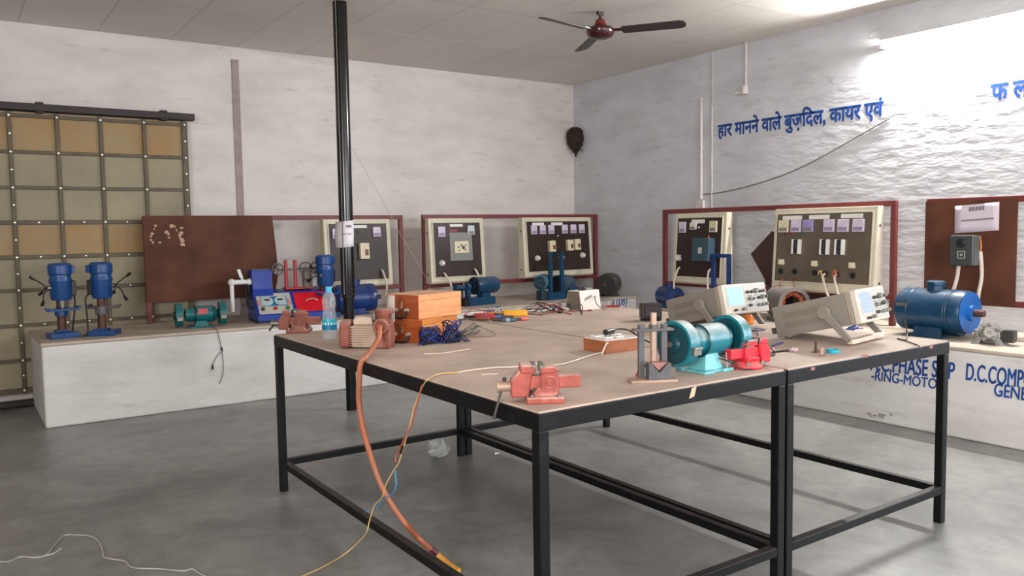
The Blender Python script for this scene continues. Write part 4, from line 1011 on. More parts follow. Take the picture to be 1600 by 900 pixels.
for s in (-1, 1):
    x = s*.055
    B().tube([(x*.2, x, 2*r+.002), (x*.2, x*1.15, 2*r+.03), (x*.1, x*.8, 2*r+.06), (0, x*.55, 2*r+.085)], .0035, 6).build('lead_wire', RCABLE, t)

p = PX(1466, 500, -.62)
t = motor('electric_motor', 'big blue three-phase motor on the right bench with its shaft pointing right', 'motor', (-.66, p.y, BZ), math.radians(-92), .158, .50, BLUE, zc=.19)
b = B(); b.lathe([(.0, .0), (.148, 0), (.15, .006), (.06, .008), (.055, .03), (.03, .034), (.0, .034)], (.249, 0, .19), (1, 0, 0), 36, cap=False); b.build('end_shield', M('bright_blue_enamel', (14, 94, 172), .35, 0, .06), t)
b = B(); b.cyl((.25, 0, .19), (.35, 0, .19), .024, n=16); b.build('long_shaft', RUST, t)
b = B(); b.bb(-.21, -.13, -.165, -.145, .22, .24); b.build('bracket_plate', STEEL, t, smooth=0)
p = PX(1546, 522, -.80)
t = thing('gear_casting', 'small grey aluminium gearbox casting at the end of the big blue motor', 'gearbox', (-.80, p.y, BZ), math.radians(-80))
b = B(); b.cyl((-.06, -.05, .085), (.06, -.05, .085), .0, n=3) if False else None
b.lathe([(.04, -.07), (.066, -.065), (.07, -.02), (.062, .03), (.05, .05)], (0, 0, .082), (.3, -1, .1), 22)
b.bb(-.09, .075, -.03, .07, .012, .10); b.build('casing', ALU, t, bevel=.012)
for k in range(5):
    a = 2*PI*k/5+.4; c_ = Vector((.014+.052*math.cos(a), -.062, .088+.052*math.sin(a))); B().cyl(c_, c_+Vector((.0, -.018, 0)), .018, .014, 12).build('bolt_boss', ALU, t)
b = B(); b.lathe([(.016, .0), (.03, 0), (.03, .02), (.016, .02), (.016, 0)], (.018, -.066, .09), (.2, -1, 0), 18, cap=False); b.build('bearing_hub', STEEL, t)
b = B(); b.prism([(-.1, -.07, 0), (-.05, -.07, 0), (-.03, -.05, .05), (-.06, -.05, .05)], (0, .12, 0)); b.prism([(.05, -.07, 0), (.11, -.07, 0), (.07, -.05, .05), (.04, -.05, .05)], (0, .12, 0)); b.build('foot', ALU, t, smooth=0, bevel=.004)
b = B()
for k in range(6): b.bb(.085+.012*k, .09+.012*k, -.035, .06, .02, .10)
b.bb(.07, .155, -.02, .05, .035, .085); b.build('cooling_fins', DGREY, t, smooth=0)

# ================================================================== things on the workbenches
def vice(label, loc, rz, m1=VRED, m2=STEEL, s=1.0, round_base=False, handle=True, hdir=(-.02, -.04, -.075)):
    t = thing('bench_vice', label, 'vice', loc, rz, 'bench vices')
    t.scale = (s, s, s)
    b = B()
    if round_base: b.lathe([(.068, 0), (.068, .014), (.056, .02), (.05, .03)], (.02, 0, 0), n=30)
    else: b.bb(-.048, .075, -.055, .055, 0, .022)
    b.prism([(-.03, -.038, .02), (.062, -.038, .02), (.052, -.03, .05), (-.01, -.03, .05)], (0, .076, 0))
    bs = b.build('base', m1, t, bevel=.005)
    b = B()
    for x, y in ((-.03, -.045), (.06, -.045), (.06, .045), (-.03, .045)): b.cyl((x, y, .018), (x, y, .031), .008, n=6)
    b.build('bolt', STEEL, bs, smooth=0)
    b = B(); b.prism([(.0, -.033, .03), (.062, -.033, .03), (.058, -.033, .098), (.045, -.033, .106), (.002, -.033, .108)], (0, .066, 0))
    b.bb(-.002, .05, -.042, .042, .098, .122); b.bb(.01, .064, -.03, .03, .10, .112)
    fx = b.build('fixed_body', m1, t, bevel=.005)
    b = B(); b.torus((.03, -.0335, .068), .019, .0035, (0, 1, 0), 20, 6); b.cyl((.03, -.033, .068), (.03, -.037, .068), .01, n=12); b.bb(.008, .055, -.0365, -.033, .036, .04); b.bb(.008, .055, -.0365, -.033, .094, .098); b.build('cast_boss', m1, fx)
    b = B(); b.bb(-.004, -.0025, -.04, .04, .1, .128); b.bb(-.0025, .012, -.042, .042, .117, .128); b.build('jaw_plate', m2, fx, smooth=0, bevel=.001)
    b = B(); b.bb(-.075, .135, -.02, .02, .046, .088); b.build('slide_bar', m1 if m1 is not VRED else VRED, t, smooth=0, bevel=.004)
    b = B(); b.prism([(-.098, -.03, .018), (-.04, -.03, .018), (-.03, -.03, .085), (-.02, -.03, .108), (-.07, -.03, .108), (-.098, -.03, .075)], (0, .06, 0)); b.bb(-.068, -.018, -.042, .042, .10, .128)
    mv = b.build('moving_jaw', m1, t, bevel=.006)
    b = B(); b.bb(-.018, -.0155, -.04, .04, .1, .129); b.bb(-.03, -.0155, -.042, .042, .118, .129); b.build('jaw_plate', m2, mv, smooth=0, bevel=.001)
    b = B(); b.cyl((-.135, 0, .052), (-.098, 0, .052), .0165, n=18); b.cyl((-.143, 0, .052), (-.134, 0, .052), .02, n=18); sc_ = b.build('screw_head', PSTEEL if m1 is VRED else STEEL, t)
    if handle:
        h = Vector(hdir); c = Vector((-.125, 0, .052)); b = B(); b.cyl(c-h*.25, c+h, .0045, n=8); b.ball(c-h*.25, .008, n=8); b.ball(c+h, .007, n=8); b.build('tommy_bar', M('dark_bar_steel', (70, 66, 64), .45, .3), sc_)
    return t
p = PZ(854, 632, T)
vice('dusty pale red bench vice at the near corner, its handle hanging over the edge', (p.x+.015, p.y+.055, T), FACE+.06, hdir=(-.03, -.03, -.095), s=.98)
p = PZ(446, 520, T)
vice('red-brown bench vice at the far left corner of the workbench beside the bottle', (p.x+.06, p.y-.02, T), FACE-.05, m1=VBRN, s=1.0, hdir=(-.01, -.06, -.03))
p = PZ(1176, 578, T)
vice('bright red bench vice with a round base behind the big teal grinder', (p.x+.045, p.y+.05, T), FACE+PI+.55, m1=RED, s=.92, round_base=True, hdir=(0, .1, .02))

# water bottle
p = PZ(514, 531, T)
t = thing('water_bottle', 'clear plastic water bottle with a turquoise cap and label on the workbench edge', 'bottle', (p.x+.01, p.y+.01, T))
pr = [(.0, .004), (.03, .0), (.037, .006), (.038, .02), (.036, .032), (.038, .045), (.0385, .052), (.0385, .11), (.037, .118), (.033, .145), (.031, .165), (.034, .185), (.036, .20), (.033, .222), (.022, .245), (.0145, .254), (.0145, .262)]
bs_ = B().lathe(pr, n=32, cap=False).build('bottle_body', CLEAR, t)
b = B(); b.lathe([(.0388, .052), (.0392, .054), (.0392, .108), (.0388, .11)], n=32, cap=False); lb = b.build('bottle_label', CYANP, t)
b = B(); b.lathe([(.0394, .056), (.0394, .078)], n=32, cap=False); b.build('label_band', M('deep_cyan_print', (10, 120, 160), .4), lb)
b = B()
for k in range(15):
    a = 2*PI*k/15; q_ = Vector((.0397*math.cos(a), .0397*math.sin(a), .087)); tt = Vector((-math.sin(a), math.cos(a), 0)); r_ = .0045+.001*(k % 2)
    nn_ = Vector((math.cos(a), math.sin(a), 0)); b.prism([q_+tt*r_*math.cos(x)+Vector((0, 0, r_*1.2*math.sin(x))) for x in [2*PI*i/8 for i in range(8)]], nn_*.0004)
b.build('label_print', WHITE, lb)
b = B(); b.lathe([(.0165, .256), (.0172, .258), (.0172, .275), (.0155, .278), (0, .278)], n=24, cap=False); b.lathe([(.0175, .250), (.018, .253), (.0175, .256)], n=24, cap=False); b.build('cap', M('turquoise_cap', (48, 172, 206), .35), t)

# finned pump with the orange hose
pa = PZ(530, 545, T); pb = PZ(602, 545, T); c_ = (pa+pb)/2
Lp = (pb-pa).length; rzp = math.atan2(pb.y-pa.y, pb.x-pa.x)
t = thing('finned_pump', 'red-brown and grey finned motor pump with an orange hose hanging to the floor', 'pump', (c_.x+.03, c_.y+.03, T), rzp)
FIN = M('dusty_beige_fins', (186, 162, 142), .6, 0, .1, 12)
b = B(); b.bb(-.055, .065, -.042, .05, .006, .112); bdm = b.build('finned_body', FIN, t, smooth=0, bevel=.006)
b = B()
for k in range(9): z = .015+.0112*k; b.bb(-.056, .066, -.056, .06, z, z+.0042)
b.build('fins', FIN, bdm, smooth=0)
b = B()
pts = [(-.055*0, .0)]
P = [(-.118, -.045+.0, z) for z in (0,)]
pl = [(-.05, .004), (.05, .004), (.054, .03), (.054, .10), (.04, .128), (.015, .138), (-.02, .138), (-.045, .125), (-.054, .1), (-.054, .03)]
b.prism([(-.115, y, z) for y, z in pl], (.056, 0, 0)); b.build('end_cap', VBRN, t, bevel=.012)
b = B(); b.prism([(-.05, -.03, .112), (.05, -.03, .112), (.042, -.03, .15), (-.036, -.03, .156), (-.05, -.03, .14)], (0, .07, 0)); b.build('terminal_cover', M('dusty_pale_cover', (196, 176, 156), .6, 0, .08), t, bevel=.008)
b = B(); b.prism([(.066, -.045, 0), (.135, -.05, 0), (.14, -.045, .06), (.13, -.04, .12), (.075, -.04, .12), (.066, -.04, .06)], (0, .1, 0)); b.build('pump_body', VBRN, t, bevel=.008)
b = B(); b.lathe([(.03, .12), (.04, .125), (.04, .155), (.046, .165), (.046, .185), (.04, .19), (0, .19)], (.10, 0, 0), n=16, cap=False); vh = b.build('valve_head', VBRN, t)
b = B(); b.cyl((.10, -.035, .118), (.10, -.075, .112), .03, .036, 18); b.torus((.10, -.078, .111), .03, .008, (0, 1, .1), 20, 6); b.build('outlet_flange', VBRN, t)
for s in (-1, 1): B().cyl((.10+s*.045, -.03, .14), (.10+s*.045, -.03, .17), .007, n=8).build('clamp_bolt', STEEL, vh)
b = B(); b.tube([(.05, .03, .13), (.06, .0, .15), (.078, -.02, .14), (.07, -.045, .12)], .006, 6); b.build('wire', M('pale_blue_grey_wire', (170, 186, 190), .4), t)
b = B(); b.cyl((.11, .06, .12), (.12, .06, .25), .024, .018, 14); b.build('lever_arm', M('dusty_grey_lever', (170, 156, 146), .6), t)
Mp = (Matrix.Translation(t.location) @ Matrix.Rotation(rzp, 4, 'Z')); Mi = Mp.inverted()
st0 = Mp @ Vector((.10, -.08, .111))
hp = [st0, PZ(590, 532, T+.055), PZ(573, 556, T+.022)]
ex = TX0-.022
hp += [Vector((ex, PX(564, 578, ex).y, T-.005)), PX(561, 600, ex-.005), PX(561, 630, ex), PX(567, 668, ex+.01), PX(577, 705, ex+.03), PX(592, 750, ex+.06), PX(612, 788, ex+.10), PX(636, 821, ex+.15)]
hp += [PX(660, 845, ex+.19)]
e1 = PZ(668, 852, .10); hz = [PZ(690, 872, .03), PZ(716, 892, .012)]
hp[-1] = PZ(655, 842, .14)
hp.append(PZ(672, 857, .08))
b = B(); b.tube([Mi @ q for q in hp], .0125, 12, sub=7); hs = b.build('hose', HOSE, t)
b = B(); b.tube([Mi @ q for q in [PZ(670, 855, .086), PZ(682, 865, .052)]], .0138, 12, smooth=False); b.build('tape_wrap', TAPE, hs)
b = B(); b.tube([Mi @ q for q in [PZ(681, 864, .054), PZ(698, 878, .024), PZ(717, 892, .012)]], .0118, 12); b.build('hose_end', HOSEY, hs)

# two varnished boxes stacked
def span(pA, pB, z):
    A = PZ(*pA, z); Bp = PZ(*pB, z); return A, Bp, (Bp-A).length, math.atan2(Bp.y-A.y, Bp.x-A.x)
A, Bp, wl, rzl = span((661, 537), (727, 521), T)
def wooden_box(label, A, rz, w, d, h, z, m_front, m_side, inset):
    t = thing('wooden_box', label, 'box', (A.x, A.y, z), rz, 'varnished wooden boxes stacked on the workbench')
    b = B(); b.bb(0, w, 0, d, 0, h*.74); b.build('box_body', m_front, t, smooth=0, bevel=.003)
    b = B(); b.bb(-.0, w, 0, d, h*.755, h); b.bb(.004, w-.004, .004, d-.004, h*.74, h*.755); b.build('lid', m_front, t, smooth=0, bevel=.003)
    b = B(); b.bb(-.0035, -.0005, .002, d-.002, .002, h*.735); b.bb(-.0035, -.0005, .002, d-.002, h*.76, h-.002); sd = b.build('shaded_end_board', m_side, t, smooth=0)  # dark sheet paints shade onto the left end of the box
    for y in (d*.34, d*.66):
        b = B(); b.cyl((-.004, y, h*.36), (-.018, y, h*.36), .011, .009, 14); b.build('stud', SCREW, sd)
    b = B(); b.bb(-.010, -.004, d*.47, d*.55, h*.4, h*.74); b.bb(-.014, -.010, d*.48, d*.54, h*.4, h*.55); b.build('hasp', M('brass_hasp', (206, 150, 110), .25, .8), sd, smooth=0, bevel=.002)
    b = B(); b.tube([(-.012, d*.32, h*.34), (-.028, d*.36, h*.08), (-.03, d*.5, h*.02), (-.028, d*.64, h*.08), (-.012, d*.68, h*.34)], .007, 8); b.build('carry_handle', RUB, sd)
    return t
wb_ = min(max(wl, .2), .34)
wooden_box('lower orange varnished wooden box standing on the workbench by the blue wires', A, rzl, wb_, .24, .118, T, WOODO, WOODD, 0)
A2, B2, wl2, rz2 = span((655, 499), (721, 490), T+.12)
wooden_box('upper light varnished wooden box resting on the other box', A2, rz2, min(wl2, .32), .23, .122, T+.1185, WOODL, WOODD, 0)

# coils of leads in front of the boxes
def coil(name, label, cat, c, mats, n, R, seed, zmax=.1, rw=.0028, group=None, squash=.7):
    rng = random.Random(seed); t = thing(name, label, cat, c, 0, group)
    for i, m_ in enumerate(mats):
        b = B(); pts = []
        N_ = n*8
        ph = rng.uniform(0, 6)
        for k in range(N_):
            a = 2*PI*k/8+ph; r = R*(.8+.22*math.sin(k*.37+ph*2)+rng.uniform(-.06, .06))
            pts.append(Vector((r*math.cos(a)+rng.uniform(-.004, .004), r*squash*math.sin(a)+rng.uniform(-.004, .004), max(rw, zmax*(.5+.5*math.sin(a+1.2+k*.05+i))*(.75+.25*math.sin(k*.21+i))))))
        pts.append(Vector((R*rng.uniform(1.1, 1.6)*rng.choice((-1, 1)), -R*rng.uniform(.6, 1.1), rw)))
        b.tube(pts, rw, 6, sub=3); b.build('lead', m_, t)
    return t
p = PZ(676, 537, T); coil('wire_coil', 'left blue and dark coil of leads lying against the lower wooden box', 'wires', (p.x, p.y+.02, T), [BLCABLE, BCABLE, BLCABLE, M('dark_blue_cable', (30, 44, 96), .4), BCABLE], 5, .058, 1, .085)
p = PZ(708, 535, T); coil('wire_coil', 'right blue and dark coil of leads, standing taller beside the grey loops', 'wires', (p.x+.0, p.y+.01, T), [M('dark_blue_cable', (30, 44, 96), .4), BLCABLE, BCABLE, M('dark_blue_cable', (30, 44, 96), .4), BCABLE], 5, .05, 2, .11)
p = PZ(733, 527, T)
t = coil('wire_coil', 'loose grey wire loops beside the coils of blue leads', 'wires', (p.x+.01, p.y+.02, T), [GCABLE, GCABLE], 3, .072, 4, .07, .0026)
b = B(); b.tube([(.0, 0, .03), (.06, .04, .05), (.14, .02, .02), (.13, -.06, .003), (.05, -.07, .003), (.0, -.04, .003)], .0028, 6); b.build('lead', GCABLE, t)

# pliers, drivers and other hand tools
def pliers(label, px, py, ang, m_, s=1):
    p = PZ(px, py, T); t = thing('pliers', label, 'pliers', (p.x, p.y, T+.001), ang, 'pliers and hand tools in a heap'); t.scale = (s, s, s)
    for sg in (-1, 1):
        b = B(); b.tube([(0, 0, .012), (-.03, sg*.012, .012), (-.07, sg*.026, .012), (-.12, sg*.02, .012)], .0085, 8); b.build('handle', m_, t)
    b = B(); b.prism([(0, -.013, .005), (.025, -.013, .005), (.055, -.004, .005), (.06, 0, .005), (.055, .004, .005), (.025, .013, .005), (0, .013, .005)], (0, 0, .014)); b.cyl((.012, 0, .003), (.012, 0, .021), .009, n=12); b.build('jaws', M('dark_tool_steel', (80, 78, 78), .35, .7), t, bevel=.002)
    return t
pliers('red-handled pliers lying next to the wooden boxes', 742, 499, FACE+2.9, REDP, 1.2)
pliers('red-handled pliers in the middle of the tool heap, under the yellow tool', 772, 495, FACE+.1, REDP, 1.1)
pliers('blue-handled pliers with dark jaws at the front of the tool heap', 785, 499, FACE-.15, BLP, 1.2)
pliers('dark-handled pliers at the near right end of the tool heap', 800, 502, FACE+.05, DGREY, 1.0)
p = PZ(805, 494, T)
t = thing('insulation_tester', 'bright yellow block-shaped tool on top of the tool heap', 'tool', (p.x-.01, p.y+.02, T), FACE+.05)
b = B(); b.bb(-.06, .10, -.025, .025, .0, .04); b.build('body', YEL, t, smooth=0, bevel=.008)
b = B(); b.bb(-.16, -.06, -.018, .018, .006, .03); b.build('handle', M('amber_plastic', (206, 150, 60), .4), t, smooth=0, bevel=.006)
def screwdriver(label, px, py, ang, m_, L=.1):
    p = PZ(px, py, T); t = thing('screwdriver', label, 'screwdriver', (p.x, p.y, T+.012), ang, 'pliers and hand tools in a heap')
    B().lathe([(.004, 0), (.011, .006), (.012, .04), (.009, .07), (.010, .08), (.006, .086)], (0, 0, 0), (1, 0, 0), 10).build('handle', m_, t)
    b = B(); b.cyl((.08, 0, 0), (.08+L, 0, -.006), .003, n=8); b.build('shaft', STEEL, t)
    return t
screwdriver('brown-handled screwdriver pointing at the wooden boxes from the tool heap', 765, 501, FACE+2.92, M('brown_plastic', (160, 104, 70), .4), .12)
screwdriver('yellow-handled screwdriver at the left end of the tool heap', 760, 494, FACE+.1, YEL, .05)
screwdriver('pink-red-handled screwdriver at the right tip of the tool heap', 826, 501, FACE+PI, M('pink_plastic', (226, 120, 110), .4), .08)
p = PZ(796, 503, T)
t = thing('test_probe', 'grey-blue probe body with a pale cap at the front of the tool heap', 'tool', (p.x, p.y, T+.012), FACE+.02)
B().lathe([(.006, -.05), (.012, -.045), (.012, .03), (.008, .04)], (0, 0, 0), (1, 0, 0), 12).build('body', M('slate_plastic', (84, 92, 104), .4), t)
B().lathe([(.0125, -.02), (.0135, -.018), (.0135, 0), (.0125, .002)], (0, 0, 0), (1, 0, 0), 12).build('pale_cap', M('pale_blue_cap', (150, 176, 206), .4), t)

# tangle of test leads: each lead is a thing with clips at its ends
def test_lead(label, pts, m_, clip=True, r=.003, seed=0):
    P = [PZ(x, y, T)+Vector((0, 0, r+h)) for x, y, h in pts]
    c0 = P[0].copy(); c0.z = T
    t = thing('test_lead', label, 'test lead', c0, 0, 'tangled test leads')
    B().tube([q-c0 for q in P], r, 6).build('wire', m_, t)
    if clip:
        for q, q2 in ((P[0], P[1]), (P[-1], P[-2])):
            d = (q-q2).normalized(); b = B(); a = q-c0; b.cyl(a, a+d*.03, .006, .008, 8); o = b.build('plug', m_, t)
            b = B(); b.cyl(a+d*.03, a+d*.055, .004, .002, 8); b.build('clip_tip', SCREW, t)
    return t
rng = random.Random(12)
def rl(x0, y0, x1, y1, n, am, seed):
    r = random.Random(seed); out = []
    for i in range(n):
        k = i/(n-1); out.append((x0+(x1-x0)*k+r.uniform(-am, am)*1.6*(0 < i < n-1), min(495, max(480, y0+(y1-y0)*k+r.uniform(-am, am)*.5)), r.uniform(0, .05)*(0 < i < n-1)))
    return out
test_lead('red test lead reaching from the wooden boxes to the tool heap', [(728, 492, 0), (738, 489, .02), (752, 488, .01), (770, 490, .01), (785, 489, 0)], RCABLE)
test_lead('long black test lead running left from the tangle towards the pliers', [(775, 490, 0), (800, 487, .01), (830, 488, .0), (850, 487, .02), (872, 489, .0)], BCABLE)
test_lead('dark red test lead lying along the front of the tangle', [(826, 491, 0), (845, 492, .0), (868, 490, .01), (893, 487, .0), (918, 486, 0)], M('dark_red_cable', (120, 30, 34), .45))
for i, (x0, y0, x1, y1, m_, l_) in enumerate(((815, 483, 880, 488, BCABLE, 'black test lead looping high at the left of the tangle'), (838, 484, 890, 489, RCABLE, 'red test lead crossing the middle of the tangle'), (828, 487, 876, 482, BCABLE, 'black test lead crossing the middle of the tangle'),
        (860, 481, 884, 492, RCABLE, 'red test lead bunched at the right of the tangle by the metal clips'), (824, 482, 862, 489, M('maroon_cable', (96, 34, 38), .45), 'maroon test lead at the back of the tangle'), (846, 490, 896, 482, GCABLE, 'grey lead looping towards the white meter box'), (868, 484, 908, 489, BCABLE, 'black lead running under the white meter box edge'))):
    test_lead(l_, rl(x0, y0, x1, y1, 7, 9, 20+i), m_)
for i, (px, py, l_) in enumerate(((874, 484, 'white plastic clip standing in the test lead tangle'), (883, 489, 'shiny crumpled metal clip at the right of the tangle'))):
    p = PZ(px, py, T); t = thing('crocodile_clip', l_, 'clip', (p.x, p.y, T), FACE+.6*i, 'tangled test leads')
    b = B(); b.prism([(-.03, -.012, .004), (.03, -.004, .004), (.03, .004, .004), (-.03, .012, .004)], (0, 0, .012)); b.build('lower_jaw', WHITE if i == 0 else STEEL, t, smooth=0, bevel=.002)
    b = B(); b.prism([(-.03, -.012, .034), (.03, -.004, .018), (.03, .004, .018), (-.03, .012, .034)], (0, 0, .010)); b.build('upper_jaw', WHITE if i == 0 else SCREW, t, smooth=0, bevel=.002)

# white meter box
A, Bp, wl, rzl = span((909, 486), (944, 482), T)
t = thing('meter_box', 'white sloping-front meter box near the far edge of the right workbench', 'meter', (A.x, A.y, T), rzl)
wl = min(wl, .2); h_ = .135; Wb = M('off_white_enamel', (216, 208, 200), .4, 0, .04)
b = B(); b.prism([(0, y, z) for y, z in ((.0, 0), (.02, h_), (.13, h_), (.16, 0))], (wl, 0, 0)); b.build('case', Wb, t, smooth=0, bevel=.004)
for x in (0, wl): B().prism([(x-.0012 if x == 0 else x+.0002, y, z) for y, z in ((.006, .004), (.024, h_-.005), (.126, h_-.005), (.152, .004))], (.001, 0, 0)).build('side_panel', M('grey_brown_side', (120, 108, 96), .5, 0, .1), t, smooth=0)
b = B(); b.cyl((.05, .06, h_), (.05, .06, h_+.02), .012, n=12); b.cyl((.07, .05, h_), (.07, .05, h_+.026), .008, n=10); b.build('terminal_post', BLKP, t)
b = B(); b.bb(.10, .16, .05, .09, h_, h_+.014); b.build('top_block', M('grey_block', (130, 124, 120), .5), t, smooth=0)
b = B()
for i in range(6): b.box(.045+.0125*i, .009, .075+.004*i, .008, .001, .02, (.0, .0, 0))
b.build('name_print', M('faint_grey_print', (150, 140, 136), .6), t, smooth=0)
B().tube([(.155, .014, .09), (.14, -.0, .092), (.122, -.012, .07), (.13, -.03, .03), (.17, -.05, .003), (.22, -.03, .003), (.25, 0, .003)], .003, 6).build('lead_wire', BCABLE, t)
p = PZ(957, 480, T)
t = thing('marker_pen', 'dark red pen lying just right of the white meter box', 'pen', (p.x, p.y, T+.008), FACE+.05)
B().cyl((-.04, 0, 0), (.05, 0, 0), .008, n=10).build('barrel', M('crimson_plastic', (150, 24, 36), .4), t)
B().cyl((-.075, 0, 0), (-.04, 0, 0), .006, n=10).build('cap', M('dusty_pink_cap', (170, 110, 100), .5), t)

# switch board in a wooden tray
A, Bp, wl, rzl = span((946, 553), (1003, 546), T)
A0 = PZ(918, 541, T)
t = thing('extension_board', 'wooden extension board with white sockets and a black plug on the workbench', 'extension board', (A.x, A.y, T), rzl)
wl = min(max(wl, .16), .24); dd = .16
WT = M('orange_brown_wood', (166, 98, 60), .5, 0, .15, 6, stretch=(1, 1, 6))
b = B(); b.bb(0, wl, 0, .012, 0, .055); b.bb(0, wl, dd-.012, dd, 0, .055); b.bb(0, .012, .012, dd-.012, 0, .055); b.bb(wl-.012, wl, .012, dd-.012, 0, .055); b.bb(.012, wl-.012, .012, dd-.012, .0, .04); b.build('wooden_tray', WT, t, smooth=0, bevel=.002)
B().bb(.002, wl-.002, .002, dd-.002, .0555, .060).build('top_sheet', M('white_laminate', (222, 214, 206), .4, 0, .05), t, smooth=0, bevel=.001)
for i, (x, y) in enumerate(((.045, .045), (.11, .045), (.045, .115), (.15, .11))):
    b = B(); b.bb(x-.024, x+.024, y-.022, y+.022, .0605, .070); so_ = b.build('socket', WHITE, t, smooth=0, bevel=.004)
    b = B()
    for dx, dy in ((-.009, -.005), (.009, -.005), (0, .01)): b.cyl((x+dx, y+dy, .0703), (x+dx, y+dy, .0708), .0035, n=8)
    b.build('socket_holes', BLKP, so_, smooth=0)
b = B(); b.cyl((.075, .09, .082), (.145, .12, .082), .014, .012, 12); b.tube([(.145, .12, .082), (.19, .13, .085), (.24, .115, .075), (.29, .08, .035), (.33, .05, .012)], .004, 6); b.build('plug_and_lead', BLKP, t)
B().tube([(.012, -.004, .045), (-.02, -.03, .05), (-.07, -.06, .012)], .004, 6).build('white_wire', WCABLE, t)

# white to yellow flex crossing the top and falling over the edge
ex = TX0-.012
zt_ = T+.005
fp = [PZ(946, 549, zt_), PZ(920, 556, zt_), PZ(890, 566, zt_), PZ(868, 570, zt_), PZ(840, 568, zt_), PZ(805, 573, zt_), PZ(775, 574, zt_), PZ(738, 578, zt_), PZ(716, 582, zt_)]
t = thing('flex_cable', 'twisted flex cable, white on the workbench then yellow down to the floor', 'cable', (fp[0].x, fp[0].y, T))
o_ = t.location.copy()
B().tube([q-o_ for q in fp], .0035, 6).build('white_length', WCABLE, t)
fy = [PZ(716, 582, zt_), PZ(695, 583, zt_), PZ(680, 586, zt_+.002), PZ(668, 593, zt_+.002), PX(662, 601, ex), PX(655, 616, ex-.004), PX(646, 640, ex), PX(641, 662, ex), PX(636, 680, ex), PX(630, 700, ex-.005), PX(623, 723, ex), PX(615, 735, ex), PX(603, 757, ex-.005), PX(597, 777, ex-.005), PX(585, 790, ex-.005), PX(577, 815, ex-.01), PX(572, 833, ex-.02)]
fe = [PZ(556, 851, .05), PZ(535, 868, .006), PZ(508, 884, .006), PZ(478, 898, .006), PZ(440, 915, .006)]
B().tube([q-o_ for q in fy+fe], .003, 6).build('yellow_length', YELW, t)
B().tube([q-o_+Vector((-.006, 0, 0)) for q in [PX(662, 601, ex-.003), PX(657, 618, ex-.008), PX(650, 645, ex-.006), PX(644, 665, ex-.006), PX(634, 685, ex-.008), PX(627, 700, ex-.01), PX(621, 710, ex-.01), PX(620, 722, ex-.01)]], .0028, 6).build('pink_core', PINKC, t)
B().tube([q-o_ for q in [PX(629, 697, ex-.012), PX(626, 708, ex-.012)]], .005, 6).build('joint_sleeve', BLKP, t)
B().tube([q-o_ for q in [PX(618, 734, ex-.01), PX(618, 745, ex-.01), PX(619, 758, ex-.01), PX(614, 770, ex-.012), PX(604, 777, ex-.012), PX(594, 785, ex-.012), PX(587, 797, ex-.012)]], .003, 6).build('blue_core', LBLUE, t)
B().tube([q-o_ for q in [PZ(575, 796, .2) if False else PX(575, 797, ex-.014), PX(571, 800, ex-.012)]], .003, 6).build('blue_end', LBLUE, t)
for i, pts in enumerate(([(778, 584), (752, 585)], [(735, 545), (697, 551), (662, 553)])):
    b = B(); b.tube([PZ(x, y, T+.002) for x, y in pts], .002, 6); o = b.build('wire_scrap', WCABLE); tag(o, ('short white wire offcut lying left of the near red vice', 'thin pale wire offcut lying in front of the blue coils')[i], 'wire')

# pipe press beside the big grinder
p = PZ(1034, 598, T)
t = thing('pipe_vice', 'grey upright pipe vice with two posts and a central screw left of the teal grinder', 'vice', (p.x, p.y+.03, T), FACE+.12)
b = B(); b.bb(-.1, .075, -.035, .035, 0, .012); b.build('base_plate', M('dusty_base_steel', (176, 148, 132), .7, .1), t, smooth=0, bevel=.004)
b = B(); b.prism([(-.035, -.034, .012), (.048, -.034, .012), (.048, -.034, .07), (.04, -.034, .074), (.006, -.034, .035), (-.03, -.034, .074), (-.035, -.034, .07)], (0, .05, 0)); b.build('vee_block', GSTEEL, t, smooth=0, bevel=.002)
b = B(); b.prism([(-.024, -.02, .073), (.036, -.02, .073), (.006, -.02, .044)], (0, .03, 0)); b.build('jaw_insert', M('pinkish_jaw_steel', (160, 116, 110), .6, .1), t, smooth=0)
for s in (-1, 1): B().bb(s*.043-.0105-.004, s*.043+.0105-.004, .018, .04, .012, .183).build('post', GSTEEL, t, smooth=0, bevel=.002)
b = B(); b.bb(-.078, .072, .008, .05, .183, .192); b.build('top_plate', GSTEEL, t, smooth=0, bevel=.002)
for x in (-.047, .0, .04):
    b = B(); b.cyl((x, .028, .192), (x, .028, .207), .014 if x else .018, n=6); b.build('nut', GSTEEL, t, smooth=0)
b = B(); b.cyl((0, .028, .207), (0, .028, .25), .0115, n=16); b.cyl((0, .028, .04), (0, .028, .183), .0125, n=16); b.lathe([(.012, .045), (.02, .05), (.02, .058), (.012, .062)], (0, .028, 0), n=18); b.build('screw', PSTEEL, t)
B().tube([(-.034, .034, .055), (-.02, .045, .048), (.02, .045, .05), (.03, .04, .08), (.028, .034, .12)], .004, 6).build('chain_loop', RUST, t)
b = B(); b.prism([(-.065, .03, .0125), (-.04, .03, .0125), (-.042, .03, .045), (-.052, .03, .04)], (0, .02, 0)); b.build('red_wedge', M('rust_red_wedge', (150, 66, 44), .6), t, smooth=0, bevel=.002)

# big teal grinder
c0 = PZ(1101, 531, T+.12)
g2 = grinder('big dusty teal bench grinder at the front edge between the two workbenches', (c0.x, c0.y+.0, T), math.radians(2), 1.0, hub=.12)
B().cyl((.06, -.06, .012), (.062, -.055, .07), .004, n=8).build('switch_stem', STEEL, g2)
B().tube([(.03, -.046, .05), (.06, -.075, .035), (.1, -.1, .006), (.14, -.12, .004)], .0028, 6).build('lead_wire', BCABLE, g2)

